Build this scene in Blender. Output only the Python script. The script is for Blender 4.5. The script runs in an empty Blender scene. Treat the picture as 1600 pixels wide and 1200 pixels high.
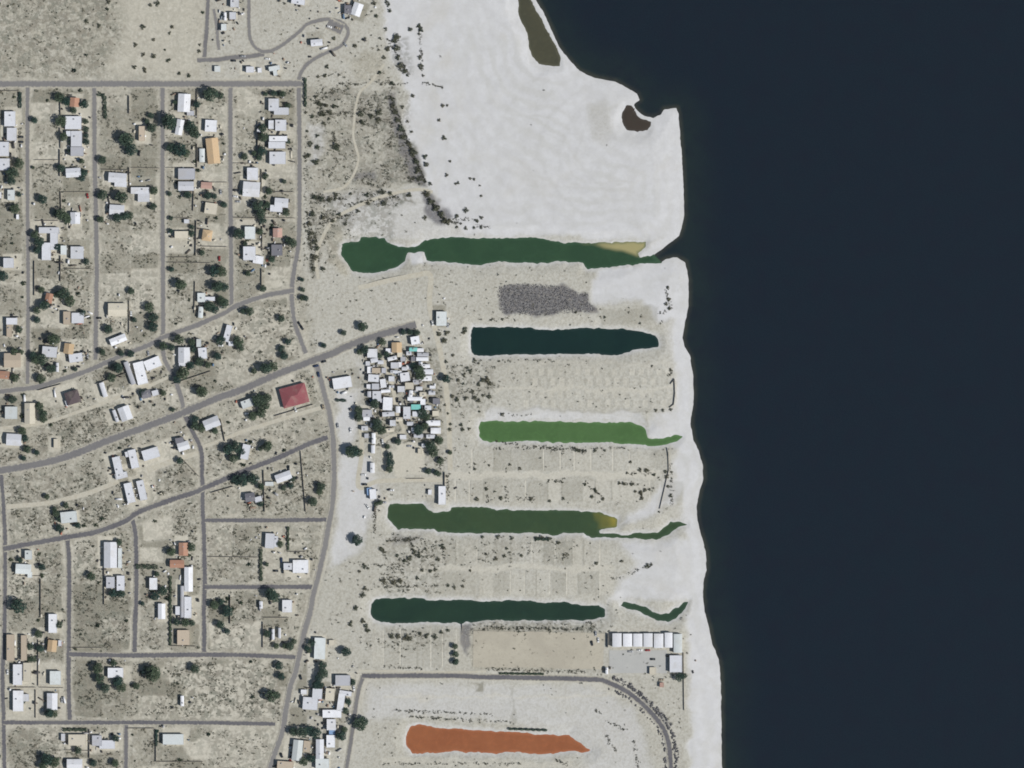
import bpy, bmesh, math, random
import numpy as np
from mathutils import Vector

# ------------------------------------------------------------------ camera, sky, sun, exposure
sc = bpy.context.scene
C = sc.collection
S = 0.6                                    # metres per photograph pixel (1600 x 1200)
H0 = 1.6                                   # level of the town ground above the lake
ALT = 6000.0


def wx(px): return (px - 800.0) * S
def wy(py): return (600.0 - py) * S


cam_d = bpy.data.cameras.new('camera')
cam = bpy.data.objects.new('camera', cam_d)
C.objects.link(cam)
cam.location = (0, 0, ALT + H0)
cam_d.sensor_width = 36.0
cam_d.lens = 36.0 * ALT / (1600 * S)
cam_d.clip_start = 10.0
cam_d.clip_end = 30000.0
sc.camera = cam

SUN_EL = math.radians(42)
HAZE = 5.0e-6                              # per metre
to_sun = Vector((1.0, -0.40, 0.0)).normalized() * math.cos(SUN_EL) + Vector((0, 0, math.sin(SUN_EL)))
w = bpy.data.worlds.new('World')
sc.world = w
w.use_nodes = True
nt = w.node_tree
nt.nodes.clear()
sky = nt.nodes.new('ShaderNodeTexSky')
sky.sky_type = 'NISHITA'
sky.sun_disc = False
sky.sun_elevation = SUN_EL
sky.sun_rotation = math.atan2(to_sun.x, to_sun.y)
sky.air_density = 1.3
sky.dust_density = 0.7
bg = nt.nodes.new('ShaderNodeBackground')
bg.inputs[1].default_value = 0.05
wo = nt.nodes.new('ShaderNodeOutputWorld')
nt.links.new(sky.outputs[0], bg.inputs[0])
nt.links.new(bg.outputs[0], wo.inputs[0])
sun_d = bpy.data.lights.new('sun', 'SUN')
sun_d.energy = 4.9
sun_d.angle = math.radians(0.5)
sun_d.color = (1.0, 0.965, 0.905)
sun = bpy.data.objects.new('sun', sun_d)
C.objects.link(sun)
sun.rotation_euler = to_sun.to_track_quat('Z', 'Y').to_euler()
sc.view_settings.view_transform = 'Standard'
sc.view_settings.look = 'None'
sc.view_settings.exposure = 0.06
sc.view_settings.gamma = 1.0
sc.view_settings.use_curve_mapping = False
sc.render.engine = 'CYCLES'
sc.cycles.filter_width = 1.8               # the soft resolution of an aerial survey lens
sc.cycles.max_bounces = 4

rnd = random.Random(7)
nrg = np.random.default_rng(11)

# ------------------------------------------------------------------ small helpers


def new_mat(name):
    m = bpy.data.materials.new(name)
    m.use_nodes = True
    t = m.node_tree
    b = t.nodes['Principled BSDF']
    return m, t, b


def N(t, kind, **kw):
    n = t.nodes.new(kind)
    for k, v in kw.items():
        setattr(n, k, v)
    return n


def inp(t, sock, v):
    if hasattr(v, 'is_linked'):
        t.links.new(v, sock)
    elif isinstance(v, (tuple, list)):
        sock.default_value = tuple(v) + ((1.0,) if len(v) == 3 and len(sock.default_value) == 4 else ())
    else:
        sock.default_value = v


def mixc(t, f, a, b, mode='MIX'):
    n = N(t, 'ShaderNodeMix', data_type='RGBA', blend_type=mode)
    inp(t, n.inputs[0], f)
    inp(t, n.inputs[6], a)
    inp(t, n.inputs[7], b)
    return n.outputs[2]


def math_n(t, op, a, b=0.0, clamp=False):
    n = N(t, 'ShaderNodeMath', operation=op, use_clamp=clamp)
    inp(t, n.inputs[0], a)
    inp(t, n.inputs[1], b)
    return n.outputs[0]


def ramp(t, v, lo, hi, a=0.0, b=1.0):
    n = N(t, 'ShaderNodeMapRange', interpolation_type='SMOOTHSTEP')
    inp(t, n.inputs[0], v)
    for i, q in enumerate((lo, hi, a, b)):
        n.inputs[i + 1].default_value = q
    return n.outputs[0]


def noise(t, scale, detail=3.0, rough=0.55, vec=None, dist=0.0):
    n = N(t, 'ShaderNodeTexNoise')
    n.inputs['Scale'].default_value = scale
    n.inputs['Detail'].default_value = detail
    n.inputs['Roughness'].default_value = rough
    n.inputs['Distortion'].default_value = dist
    if vec is None:
        vec = N(t, 'ShaderNodeNewGeometry').outputs['Position']
    t.links.new(vec, n.inputs['Vector'])
    return n.outputs['Fac']


def bump(t, b, h, strength, dist):
    n = N(t, 'ShaderNodeBump')
    n.inputs['Strength'].default_value = strength
    n.inputs['Distance'].default_value = dist
    t.links.new(h, n.inputs['Height'])
    t.links.new(n.outputs[0], b.inputs['Normal'])


def link(name, me, mat=None, parent=None):
    o = bpy.data.objects.new(name, me)
    C.objects.link(o)
    if mat is not None and not me.materials:
        me.materials.append(mat)
    if parent is not None:
        o.parent = parent
    return o


def tag(o, label=None, cat=None, group=None, kind=None):
    if label:
        o['label'] = label
    if cat:
        o['category'] = cat
    if group:
        o['group'] = group
    if kind:
        o['kind'] = kind
    return o


def empty(name, loc, rz=0.0):
    o = bpy.data.objects.new(name, None)
    o.empty_display_size = 0.5
    o.location = loc
    o.rotation_euler = (0, 0, rz)
    C.objects.link(o)
    return o


def mesh_np(name, verts, faces, mat, smooth=False):
    me = bpy.data.meshes.new(name)
    nv, nf, k = len(verts), len(faces), faces.shape[1]
    me.vertices.add(nv)
    me.vertices.foreach_set('co', np.ascontiguousarray(verts, dtype=np.float32).ravel())
    me.loops.add(nf * k)
    me.loops.foreach_set('vertex_index', np.ascontiguousarray(faces, dtype=np.int32).ravel())
    me.polygons.add(nf)
    me.polygons.foreach_set('loop_start', np.arange(0, nf * k, k, dtype=np.int32))
    me.update(calc_edges=True)
    me.validate()
    if smooth:
        me.polygons.foreach_set('use_smooth', np.ones(nf, dtype=bool))
    me.materials.append(mat)
    return me


def set_attr(me, name, arr):
    a = me.attributes.new(name, 'FLOAT', 'POINT')
    a.data.foreach_set('value', np.ascontiguousarray(arr, dtype=np.float32).ravel())


def attr(t, name):
    return N(t, 'ShaderNodeAttribute', attribute_name=name).outputs['Fac']


def vnoise(x, y, cell, seed):
    """smooth value noise in -1..1 on arrays of pixel coordinates"""
    g = np.random.default_rng(seed).random((256, 256)) * 2 - 1
    u, v = x / cell, y / cell
    i, j = np.floor(u).astype(int), np.floor(v).astype(int)
    fu, fv = u - i, v - j
    fu, fv = fu * fu * (3 - 2 * fu), fv * fv * (3 - 2 * fv)
    a, b = g[i % 256, j % 256], g[(i + 1) % 256, j % 256]
    c, d = g[i % 256, (j + 1) % 256], g[(i + 1) % 256, (j + 1) % 256]
    return (a * (1 - fu) + b * fu) * (1 - fv) + (c * (1 - fu) + d * fu) * fv


def sdf(X, Y, poly):
    """signed distance to a closed polygon, negative inside"""
    best = np.full(X.shape, 1e18)
    ins = np.zeros(X.shape, bool)
    n = len(poly)
    for k in range(n):
        x0, y0 = poly[k]
        x1, y1 = poly[(k + 1) % n]
        ex, ey = x1 - x0, y1 - y0
        L = ex * ex + ey * ey + 1e-9
        tt = np.clip(((X - x0) * ex + (Y - y0) * ey) / L, 0, 1)
        best = np.minimum(best, (X - x0 - tt * ex) ** 2 + (Y - y0 - tt * ey) ** 2)
        if y0 != y1:
            c = ((y0 > Y) != (y1 > Y)) & (X < (x1 - x0) * (Y - y0) / (y1 - y0) + x0)
            ins ^= c
    d = np.sqrt(best)
    return np.where(ins, -d, d)


def P(s):
    v = [float(q) for q in s.replace(',', ' ').split()]
    return list(zip(v[::2], v[1::2]))


# ------------------------------------------------------------------ outlines read off the photograph (pixels)
COAST = P("""560,-9000 600,-3000 700,-600 800,-100 838,0 849,19 862,47 875,75 890,94 905,111 931,122 961,127 980,137 995,146 999,156
990,163 992,169 1006,181 1021,184 1032,180 1038,171 1057,169 1060,178 1062,206 1066,250 1068,300 1069,335 1066,353 1061,368 1050,377
1035,389 1022,398 1013,403 1012,410 1033,410 1041,404 1058,402 1071,410 1076,437 1076,478 1071,502 1067,527 1069,541 1078,556 1083,589
1084,613 1083,637 1079,662 1083,686 1090,702 1098,726 1099,749 1093,768 1088,791 1090,814 1096,838 1103,862 1104,890 1100,905 1098,924
1101,957 1108,981 1113,1006 1123,1030 1126,1054 1127,1094 1128,1200 1140,1400 1300,3000 1500,9000""")
SEA_POLY = COAST + [(20000, 9000), (20000, -9000)]
PONDS = {
    'A': P("""534,382 542,380 562,378 564,371 600,372 604,380 622,385 639,388 652,385 664,376 686,372 705,371 739,373 780,373 840,372 858,375
882,380 921,380 954,379 1009,378 1007,387 996,394 999,402 1020,400 1030,410 1002,412 976,414 954,417 918,420 911,410 880,408 840,411 780,408
750,415 718,411 666,406 662,393 636,395 632,406 622,417 600,424 574,427 551,424 542,412 534,397"""),
    'B': P("""739,512 752,511 770,511 782,512 800,511 812,512 830,513 842,516 880,516 905,513 962,514 994,517 1019,524 1028,528 1029,540
1013,544 987,547 970,553 953,555 920,553 881,553 860,554 842,553 824,554 805,553 780,555 755,556 741,555 737,550 736,530 737,517"""),
    'C': P("""751,660 770,658 800,659 880,659 925,660 987,661 1005,668 1009,672 1011,685 1031,686 1048,683 1053,680 1066,681 1060,688 1042,694
1022,697 1006,696 998,693 974,693 951,691 909,691 860,691 842,689 805,689 786,691 767,690 755,687 750,682 748,670"""),
    'D': P("""606,792 610,788 630,787 636,789 649,787 660,787 665,791 669,797 677,802 687,801 704,799 705,792 730,792 758,793 781,797 826,797
888,798 935,801 950,806 964,810 964,823 945,826 935,829 937,834 961,835 987,836 994,833 1026,834 1036,827 1049,816 1060,816 1073,819 1060,823
1046,833 1026,843 994,841 924,839 912,833 880,832 872,836 852,835 826,832 761,833 686,831 680,826 621,826 612,816 606,810"""),
    'E': P("""580,945 586,938 602,935 628,935 664,936 668,939 700,938 732,938 755,941 801,938 833,940 846,943 862,941 888,942 895,945 937,947
944,953 945,963 927,969 892,969 814,969 765,969 724,973 700,973 665,971 635,974 624,973 596,971 584,966 579,959"""),
    'E2': P("""971,945 975,941 991,943 1010,949 1020,957 1030,960 1046,958 1059,949 1069,941 1075,941 1071,950 1058,965 1043,971 1030,970
1010,960 997,954 978,950"""),
    'F': P("""634,1151 641,1136 656,1132 682,1138 727,1140 765,1143 821,1146 862,1149 889,1149 900,1157 922,1172 911,1176 889,1172 870,1176
840,1179 802,1174 780,1177 709,1174 645,1177 636,1168"""),
    'G': P("808,-30 810,10 812,28 819,41 825,58 830,82 841,99 875,104 876,97 870,75 857,52 841,22 830,0 826,-30"),
    'H': P("980,165 986,166 991,175 1003,187 1019,190 1012,202 995,206 980,202 972,191 974,174"),
}

# ------------------------------------------------------------------ ground
gx = np.concatenate([[-9000, -5000, -2500, -1200, -600, -250, -100, -40], np.arange(-18, 1172, 2.0), [1200, 1300, 1600, 2500, 5000, 9000]])
gy = np.concatenate([[-9000, -5000, -2500, -1200, -600, -250, -100, -40], np.arange(-18, 1220, 2.0), [1240, 1300, 1450, 1800, 2600, 5000, 9000]])
X, Y = np.meshgrid(gx, gy)
Xp = X + 1.3 * vnoise(X, Y, 9, 1) + 0.9 * vnoise(X, Y, 4, 2)
Yp = Y + 1.3 * vnoise(X, Y, 9, 3) + 0.9 * vnoise(X, Y, 4, 4)
d_sea = sdf(X + .5 * (Xp - X), Y + .5 * (Yp - Y), SEA_POLY)
d_pond = np.full(X.shape, 1e9)
for k, poly in PONDS.items():
    pa = np.array(poly)
    lo, hi = pa.min(0) - 80, pa.max(0) + 80
    i0, i1 = np.searchsorted(gx, lo[0]), np.searchsorted(gx, hi[0])
    j0, j1 = np.searchsorted(gy, lo[1]), np.searchsorted(gy, hi[1])
    sl = (slice(j0, j1), slice(i0, i1))
    d_pond[sl] = np.minimum(d_pond[sl], sdf(Xp[sl], Yp[sl], poly))
d_land = np.minimum(d_sea, d_pond)
Z = np.clip(np.minimum(d_sea * 0.036, d_pond * 0.085), -1.5, H0)


def ground_z(px, py):
    i = int(np.clip(np.searchsorted(gx, px), 1, len(gx) - 1))
    j = int(np.clip(np.searchsorted(gy, py), 1, len(gy) - 1))
    return float(max(Z[j, i], Z[j - 1, i - 1], Z[j, i - 1], Z[j - 1, i]))


def land_d(px, py):
    i = int(np.clip(np.searchsorted(gx, px), 1, len(gx) - 1))
    j = int(np.clip(np.searchsorted(gy, py), 1, len(gy) - 1))
    return float(d_land[j, i])


# ------------------------------------------------------------------ buildings read off the photograph: cx cy w h turn colour kind
HOUSES = """16 186 18 24 0 W f;19 210 16 21 0 W f;5 233 20 23 0 W f;6 257 20 19 0 W f;117 160 14 14 4 O g;115 192 26 21 0 W f;120 217 18 25 0 W f+108 209 9 9 0 W f;121 237 21 15 0 G f
115 270 23 14 -4 W g;184 278 28 15 4 W g+189 288 20 9 4 W f;183 328 23 15 3 W g;18 305 12 17 0 C f;0 305 6 11 0 W f;28 339 5 8 0 V s;118 341 15 18 0 W g
77 360 32 10 0 W f+85 376 13 30 0 W f;73 393 15 28 0 W f;100 391 10 15 0 C f;121 395 21 20 0 W f;14 411 17 16 0 W f;77 466 11 15 12 O g;67 474 8 6 0 V s
122 497 20 17 0 W f;105 497 12 21 0 T f;184 484 29 20 0 K g;19 502 18 11 0 W f;15 517 9 20 0 T f;185 531 26 11 -22 V g;20 563 26 22 0 T g;7 586 16 12 4 O g
78 550 24 17 5 W f;108 545 15 16 8 Y g;119 559 22 14 -8 W f;90 574 5 15 0 W t;114 621 22 20 -18 B h;105 630 5 10 -18 V s;162 609 8 24 -18 W t
18 645 20 20 0 C f;47 646 16 32 0 K g;181 650 6 20 -20 W t;196 646 18 22 -20 W g;220 583 17 36 -14 V f+239 568 26 17 -22 V f;203 583 8 38 -20 G t;243 614 11 9 -15 W f;229 616 14 12 -12 D g
288 555 18 24 0 W g;285 568 11 9 0 W f;317 552 14 18 -5 W f;311 536 8 13 0 C f;314 488 8 18 4 C t;315 465 13 15 0 C f+328 467 17 7 0 W f;356 521 10 27 15 W f;331 661 25 16 -22 W g;361 537 8 8 0 W s
288 161 19 28 3 V g;298 177 12 8 0 G s;281 199 11 24 10 V g;330 197 19 19 3 V f;333 236 19 40 -6 Y g;316 243 9 22 0 C t;222 209 10 24 0 T f
292 272 27 18 0 G f;291 291 24 14 0 W g;219 298 29 11 0 W f+225 308 19 16 0 W f;323 290 17 10 3 P g;324 368 15 17 8 Y h;292 346 9 7 0 W s;284 367 22 12 0 K f;330 326 20 18 8 K f
428 164 17 20 0 W f+440 174 24 12 0 W f;424 195 9 14 0 W f;439 196 18 18 0 W f;435 217 29 9 0 V f;433 227 27 11 0 W f;434 247 26 20 0 W f;405 204 7 6 0 V s
395 272 18 20 0 W f;393 296 26 23 4 V g;440 317 21 14 4 W g+432 326 20 11 4 W f;391 364 17 20 0 C f;434 364 14 14 0 P g;390 396 20 22 0 W f;404 406 17 13 8 V f;433 391 18 18 0 D f
460 618 41 31 -15 R h;535 598 30 18 -9 V f;388 630 22 13 -20 C f;384 706 13 24 12 W f;443 745 25 13 -20 W g;421 756 14 7 0 C s;391 777 15 13 -6 D g;404 780 12 9 -15 W f
185 730 13 34 -13 W f+190 743 20 10 -13 W f;209 717 13 30 -13 W f+203 709 15 9 -13 W f;236 709 27 17 -17 W f;203 770 13 32 -13 W f;222 766 12 32 -13 W f;287 697 18 13 -18 V g;281 688 14 9 -10 D f
108 808 26 18 -6 C f;22 687 23 18 3 W g;88 693 8 15 0 K s;45 867 12 15 0 C f;37 889 24 15 3 C g;47 898 8 10 0 C s;173 867 20 40 0 W g;188 872 7 32 0 C f;189 911 13 24 0 W f;173 910 14 18 0 G f
240 912 13 19 0 V f;287 858 14 20 0 O g;277 881 22 12 0 O g;295 905 13 38 0 V g;294 949 12 34 0 W f;285 940 6 50 0 G t;253 955 11 24 0 V g;278 954 8 14 0 W s;287 996 20 24 0 T f
422 845 15 24 3 W f+430 846 10 18 3 W f;470 885 25 21 0 V f+450 885 14 11 0 W f;449 947 16 20 0 V f;408 945 6 12 0 W t;437 989 5 17 0 W t;427 991 5 17 0 W t;500 1013 18 34 2 C f;519 1004 10 9 0 K s
83 974 14 30 0 V f;82 1009 14 18 6 Y g;94 1005 6 10 0 W s;17 1012 13 42 0 T f;38 1012 10 40 0 T f;28 1054 15 33 0 V f;43 1050 13 30 0 K f;87 1059 18 22 0 C f;181 1051 25 16 0 V f
29 1095 17 33 0 V f+41 1090 10 12 0 W f;82 1096 16 26 0 W g;121 1156 28 18 0 K f;152 1157 16 17 0 G f;168 1163 25 14 0 W f;117 1194 24 16 0 V g;99 1152 7 12 0 W s
271 1155 33 17 0 C f;285 1095 6 17 0 V t;485 1099 24 20 4 W f;496 1084 16 17 4 W f;475 1081 10 8 0 V s;516 1085 15 20 5 K f;533 1097 11 28 8 V f+540 1083 20 8 8 W f;519 1115 30 13 0 V f
518 1132 15 18 0 V f;519 1144 10 8 0 L s;517 1158 14 20 0 V f;500 1170 12 30 0 W g;465 1172 15 32 6 C g;480 1166 12 18 6 T f;504 1193 22 16 0 C f;536 1063 24 17 0 G f;446 1196 26 14 4 T f
367 5 14 14 0 W f;364 25 11 12 0 W f;352 26 5 13 0 V t;350 43 9 11 0 C f;340 108 10 10 0 C s;391 109 13 10 0 W f;406 110 7 8 0 V s;429 107 18 8 -10 C f+430 112 7 14 -10 C f;495 67 18 10 -5 W g;466 3 22 9 8 W f;558 15 15 20 20 V g;544 15 12 14 0 D f
690 498 17 23 0 C f;682 627 12 10 0 D f;574 646 16 12 0 G f"""
PARK = """595 566 9 6 0 W t;600 579 7 8 0 G s;612 592 9 8 0 W f;598 626 7 6 0 W s;630 561 8 7 0 G s;639 552 8 6 0 W t;646 561 7 7 0 D s;650 597 9 7 0 G t;655 607 10 6 0 W t;661 616 10 7 0 K t;661 628 8 9 0 V s;669 637 10 7 0 W t
622 640 7 10 0 V t;624 655 10 6 0 K t;641 662 10 6 0 W t;577 604 8 7 0 V s;577 616 6 9 0 G t;570 669 10 7 0 W t;573 681 7 7 0 G s;625 570 6 8 0 V s;632 576 8 6 0 W t;657 571 6 9 0 W t;643 625 6 8 0 D s;612 604 8 4 0 W t;625 583 6 7 0 V s;575 568 7 7 0 W s;658 590 7 8 0 V s;582 664 6 7 0 W s;647 671 8 6 0 V t;663 696 8 6 0 W t;656 705 6 8 0 K s
582 552 15 13 0 V f;585 563 11 7 -10 W t;578 578 8 10 0 V s;588 579 13 8 0 T f;584 591 16 11 4 W f;599 599 9 13 -8 V f;587 604 11 9 0 G f;603 611 14 5 -4 V t;589 619 13 15 0 W f
606 631 14 19 3 V f;607 647 18 7 -4 W t;608 548 10 7 0 V s;620 543 14 14 0 Y g;625 554 8 8 0 K s;613 560 14 6 -14 V t;617 571 12 9 0 W f;616 581 11 5 0 W t;633 589 14 13 -8 V f;640 603 13 10 0 K f
627 608 11 9 0 W f;642 615 6 10 8 V t;648 623 21 6 0 V t;650 636 14 8 0 Q f;636 645 11 18 0 W f;652 647 14 8 0 W f;649 532 13 12 -10 V f;646 546 12 6 0 Q t;657 547 10 6 0 V t;661 554 17 6 0 G t
660 561 18 6 0 V t;664 572 15 6 0 V t;669 581 15 8 0 W t;667 591 15 8 0 V t;676 605 9 5 0 V s;675 614 10 6 0 W t;614 661 9 9 0 W f;608 672 15 6 -6 K t;573 654 10 7 0 V t;584 685 6 16 0 V t;583 702 6 12 0 W t
677 661 21 8 0 V t;681 673 15 9 0 V t;673 682 13 6 0 W t;654 681 14 6 0 G t;630 683 10 7 0 V s;681 646 10 8 0 K s;582 731 7 15 0 V t;691 774 11 27 0 V f;583 772 10 15 -4 V f;577 768 7 11 -4 L s;672 769 6 8 0 V s;592 661 7 7 0 D s;640 574 10 7 0 W s"""
STORE = """964 1000 15 22 0 V u;980.5 1000 15 21 0 V u;996.5 1000 15 21 0 V u;1012.5 1000 15 22 0 V u;1029 1001 15.5 23 0 V u;1044.5 1000 13 24 0 V u;1059 1005 14 30 0 C u;1056 1037 20 27 0 W f;1020 1048 11 12 0 K s;948 1048 5 11 0 V t;1034 1070 7 8 0 P s"""
salt = np.zeros(X.shape)
scrub = np.zeros(X.shape)
dirt = np.zeros(X.shape)
gravel = np.zeros(X.shape)
tone = np.zeros(X.shape)
Xw = X + 5 * vnoise(X, Y, 22, 5) + 2.5 * vnoise(X, Y, 8, 6)
Yw = Y + 5 * vnoise(X, Y, 22, 7) + 2.5 * vnoise(X, Y, 8, 8)


def paint(arr, poly, val, feather=6.0, warp=True, mode='max'):
    pa = np.array(poly)
    lo, hi = pa.min(0) - feather - 14, pa.max(0) + feather + 14
    i0, i1 = np.searchsorted(gx, lo[0]), np.searchsorted(gx, hi[0])
    j0, j1 = np.searchsorted(gy, lo[1]), np.searchsorted(gy, hi[1])
    sl = (slice(j0, j1), slice(i0, i1))
    d = sdf(Xw[sl] if warp else X[sl], Yw[sl] if warp else Y[sl], poly)
    m = np.clip(0.5 - d / (2 * feather), 0, 1)
    m = m * m * (3 - 2 * m)
    if mode == 'max':
        arr[sl] = np.maximum(arr[sl], m * val)
    elif mode == 'add':
        arr[sl] += m * val
    else:
        arr[sl] = arr[sl] * (1 - m) + m * val


def rect(x0, y0, x1, y1):
    return [(x0, y0), (x1, y0), (x1, y1), (x0, y1)]


# town blocks are warmer, browner soil
paint(dirt, P("-400,128 470,128 470,455 505,580 528,700 524,800 500,900 470,1030 430,1400 -400,1400"), 0.72, 10)
paint(dirt, P("-400,-400 330,-400 320,128 -400,128"), 0.75, 16)
paint(dirt, P("470,130 600,140 640,240 650,300 560,330 500,400 480,300"), 0.45, 14)
# salt flats and beaches
paint(salt, P("597,-400 600,40 612,90 628,128 640,150 628,190 648,240 668,290 700,345 730,368 1000,376 1200,372 1200,-400"), 0.95, 7)
paint(salt, P("480,300 570,300 660,290 700,345 760,362 900,372 660,380 560,372"), 0.55, 10)
paint(salt, P("525,605 556,612 556,680 543,700 580,720 590,780 570,850 545,872 515,885 524,820 530,760 528,680"), 0.8, 7)
paint(salt, P("480,190 506,195 510,240 484,262"), 0.55, 6)
paint(salt, P("935,415 1060,408 1066,500 1030,508 1000,470 925,474"), 0.95, 6)
paint(salt, P("965,846 1110,840 1110,940 950,938 975,905 1000,880"), 0.9, 8)
paint(salt, P("1075,880 1140,880 1140,1220 1078,1220"), 0.95, 6)
paint(salt, P("575,1070 930,1070 990,1110 1020,1200 1010,1240 900,1240 920,1180 800,1125 640,1118 570,1130"), 0.5, 10)
paint(salt, P("1020,642 1075,640 1090,760 1040,790 1000,812 965,820 1000,790 1052,740 1058,700 1010,680"), 0.9, 7)
paint(salt, P("1060,400 1095,400 1110,900 1075,900 1058,700 1052,560"), 0.95, 6)
paint(salt, P("640,385 664,380 664,408 640,412"), 0.9, 3)
paint(salt, P("760,640 1000,642 1010,660 760,657"), 0.75, 4)
paint(salt, P("555,560 575,560 570,640 545,640"), 0.3, 6)
salt = np.maximum(salt, 0.92 * np.exp(-np.maximum(d_pond, 0) ** 2 / 30.0) * (0.75 + 0.25 * vnoise(X, Y, 12, 9)))
salt = np.maximum(salt, 0.95 * np.exp(-np.maximum(d_sea - 6, 0) ** 2 / 300.0))
# grey scrub in the lots: x0 y0 x1 y1 strength
for q in P("""0,0 175,0 190,70 150,128 0,128""") and []:
    pass
paint(dirt, P("920,160 945,158 955,200 945,225 928,215"), 0.5, 10)
salt = np.where((X > 915) & (X < 960) & (Y > 150) & (Y < 230), salt * (1 - .5 * dirt), salt)
paint(dirt, P("735,982 945,988 940,1046 738,1046"), 0.85, 3)
paint(dirt, P("615,707 662,690 664,742 618,745"), 0.6, 4)
paint(scrub, P("-300,-300 190,-300 190,60 150,126 -300,126"), 0.75, 26)
for x0, y0, x1, y1, v in [
        (158, 145, 195, 265, .45), (162, 345, 246, 440, .4), (56, 418, 145, 452, .6), (160, 440, 248, 528, .6), (55, 145, 95, 250, .45),
        (62, 655, 150, 712, .85), (120, 632, 215, 700, .8), (160, 560, 205, 620, .7), (10, 738, 165, 792, .75), (110, 780, 185, 812, .75),
        (240, 735, 310, 792, .75), (15, 792, 84, 845, .75), (320, 690, 365, 770, .5), (52, 858, 102, 960, .75), (14, 905, 60, 965, .75),
        (116, 850, 162, 940, .75), (115, 925, 206, 1016, .85), (112, 1035, 150, 1122, .7), (112, 1075, 200, 1124, .6), (328, 822, 404, 910, .6),
        (326, 928, 400, 1012, .6), (217, 968, 262, 1016, .55), (272, 808, 312, 846, .65), (215, 1060, 290, 1122, .55), (300, 1032, 430, 1122, .4),
        (12, 1138, 98, 1215, .75), (485, 300, 620, 378, .5), (490, 145, 640, 285, .45), (478, 700, 512, 805, .6), (325, 640, 480, 690, .35),
        (55, 560, 100, 600, .5), (0, 420, 36, 480, .5), (170, 160, 240, 260, .4), (345, 480, 470, 560, .4), (700, 570, 770, 645, .45),
        (600, 840, 690, 930, .4), (690, 845, 900, 880, .25), (575, 985, 700, 1015, .3), (730, 968, 940, 990, .55), (560, 580, 690, 700, .25),
        (200, 1060, 220, 1125, .5), (330, 1130, 440, 1215, .4), (640, 690, 700, 745, .4), (478, 130, 520, 360, .35)]:
    paint(scrub, rect(x0, y0, x1, y1), v, 7)
scrub = np.maximum(scrub, (X < 560) * (0.55 + .3 * vnoise(X, Y, 30, 15)) * dirt)
# lots of slightly different soil between the streets
for (xa, xb) in [(-20, 42), (48, 96), (97, 146), (153, 203), (204, 252), (259, 309), (310, 358), (365, 412), (413, 462)]:
    yy = 138.0
    while yy < 620:
        hgt = rnd.choice([22, 26, 30, 34])
        tv_ = rnd.choice([-1, -.75, -.5, -.2, 0, .15, .4, .75])
        paint(tone, rect(xa + 1, yy, xb - 1, yy + hgt), tv_, 1.6, False, 'set')
        yy += hgt + 1
for (xa, xb) in [(12, 58), (59, 103), (113, 160), (161, 207), (217, 264), (265, 314), (326, 365), (366, 408), (409, 450), (451, 480)]:
    yy = 820.0
    while yy < 1220:
        hgt = rnd.choice([24, 30, 36])
        paint(tone, rect(xa, yy, xb, yy + hgt), rnd.choice([-1, -.75, -.5, -.3, 0, .2, .6]), 1.6, False, 'set')
        yy += hgt + 1
for q, v in [("95,850 112,846 160,858 160,880 100,900", .5), ("222,815 270,805 272,842 225,848", .9), ("220,855 258,858 256,878 218,878", .9),
             ("60,372 96,372 96,380 60,380", .4), ("330,1145 340,1140 380,1148 378,1185 300,1188 285,1168", .9), ("370,130 405,150 448,156 402,178 372,180", .8),
             ("325,972 411,970 412,1012 330,1014", .9), ("412,862 450,866 478,870 480,908 412,906", .6), ("614,705 662,690 664,742 618,745", .7),
             ("106,358 144,360 142,380 108,378", .5), ("184,706 268,684 312,690 316,708 244,737 246,782 206,802 190,760", 1.0), ("430,590 463,583 462,598 436,603", .9),
             ("320,720 372,738 322,752", .2), ("325,765 372,752 372,800 325,805", .3), ("735,978 945,990 940,1050 738,1050", -.15)]:
    paint(tone, P(q), v, 2.5, False, 'set')
# rows of parking pads on the third spit
for (ya, yb, ph) in [(577, 587, 0), (591, 603, 3), (612, 622, 1), (625, 637, 4)]:
    xx = 815.0 + ph
    while xx < 1046:
        paint(tone, rect(xx, ya, xx + 8, yb), rnd.uniform(.12, .5), 1.5, False, 'set')
        paint(tone, rect(xx + 9, ya, xx + 12, yb), rnd.uniform(-.4, 0), 1.5, False, 'set')
        xx += rnd.choice([14, 14, 14, 15])
for (x0, y0, x1, y1, v) in [(790, 566, 1050, 573, .3), (770, 605, 1050, 611, .35), (790, 640, 1030, 643, -.5), (700, 737, 1030, 748, .4), (700, 884, 960, 892, .35),
                            (720, 705, 900, 733, -.12), (735, 750, 1010, 782, -.15), (690, 895, 960, 930, -.12), (940, 480, 1030, 505, -.4),
                            (575, 745, 690, 752, .3)]:
    paint(tone, rect(x0, y0, x1, y1), v, 2.5, True, 'set')
for ya, yb, x0, x1 in ((704, 735, 712, 1040), (752, 784, 712, 1040), (845, 882, 690, 950), (894, 930, 690, 950), (985, 1042, 560, 715)):
    xx = x0
    while xx < x1:
        v = rnd.uniform(-.35, .35)
        st = rnd.choice([18, 22, 26, 34])
        paint(tone, rect(xx, ya, xx + st, yb), v, 1.6, False, 'set')
        if rnd.random() < .7:
            paint(tone, rect(xx - .8, ya - 2, xx + 1.0, yb), rnd.choice([.8, .6, -.6]), 1.4, False, 'set')
        xx += st
for q, v in [("700,737 1022,737 1022,749 700,749", .6), ("640,884 962,884 962,893 640,893", .55), ("775,605 1052,605 1052,611 775,611", .5), ("600,1088 1000,1086 1010,1090 600,1092", .5),
             ("800,1070 803,1070 803,1135 800,1135", -.5), ("600,1125 840,1130 840,1132 600,1128", -.3), ("740,1064 752,1064 750,1080 742,1078", -.9), ("600,1185 900,1190 900,1200 600,1197", .5)]:
    paint(tone, P(q), v, 1.8, True, 'set')
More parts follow.
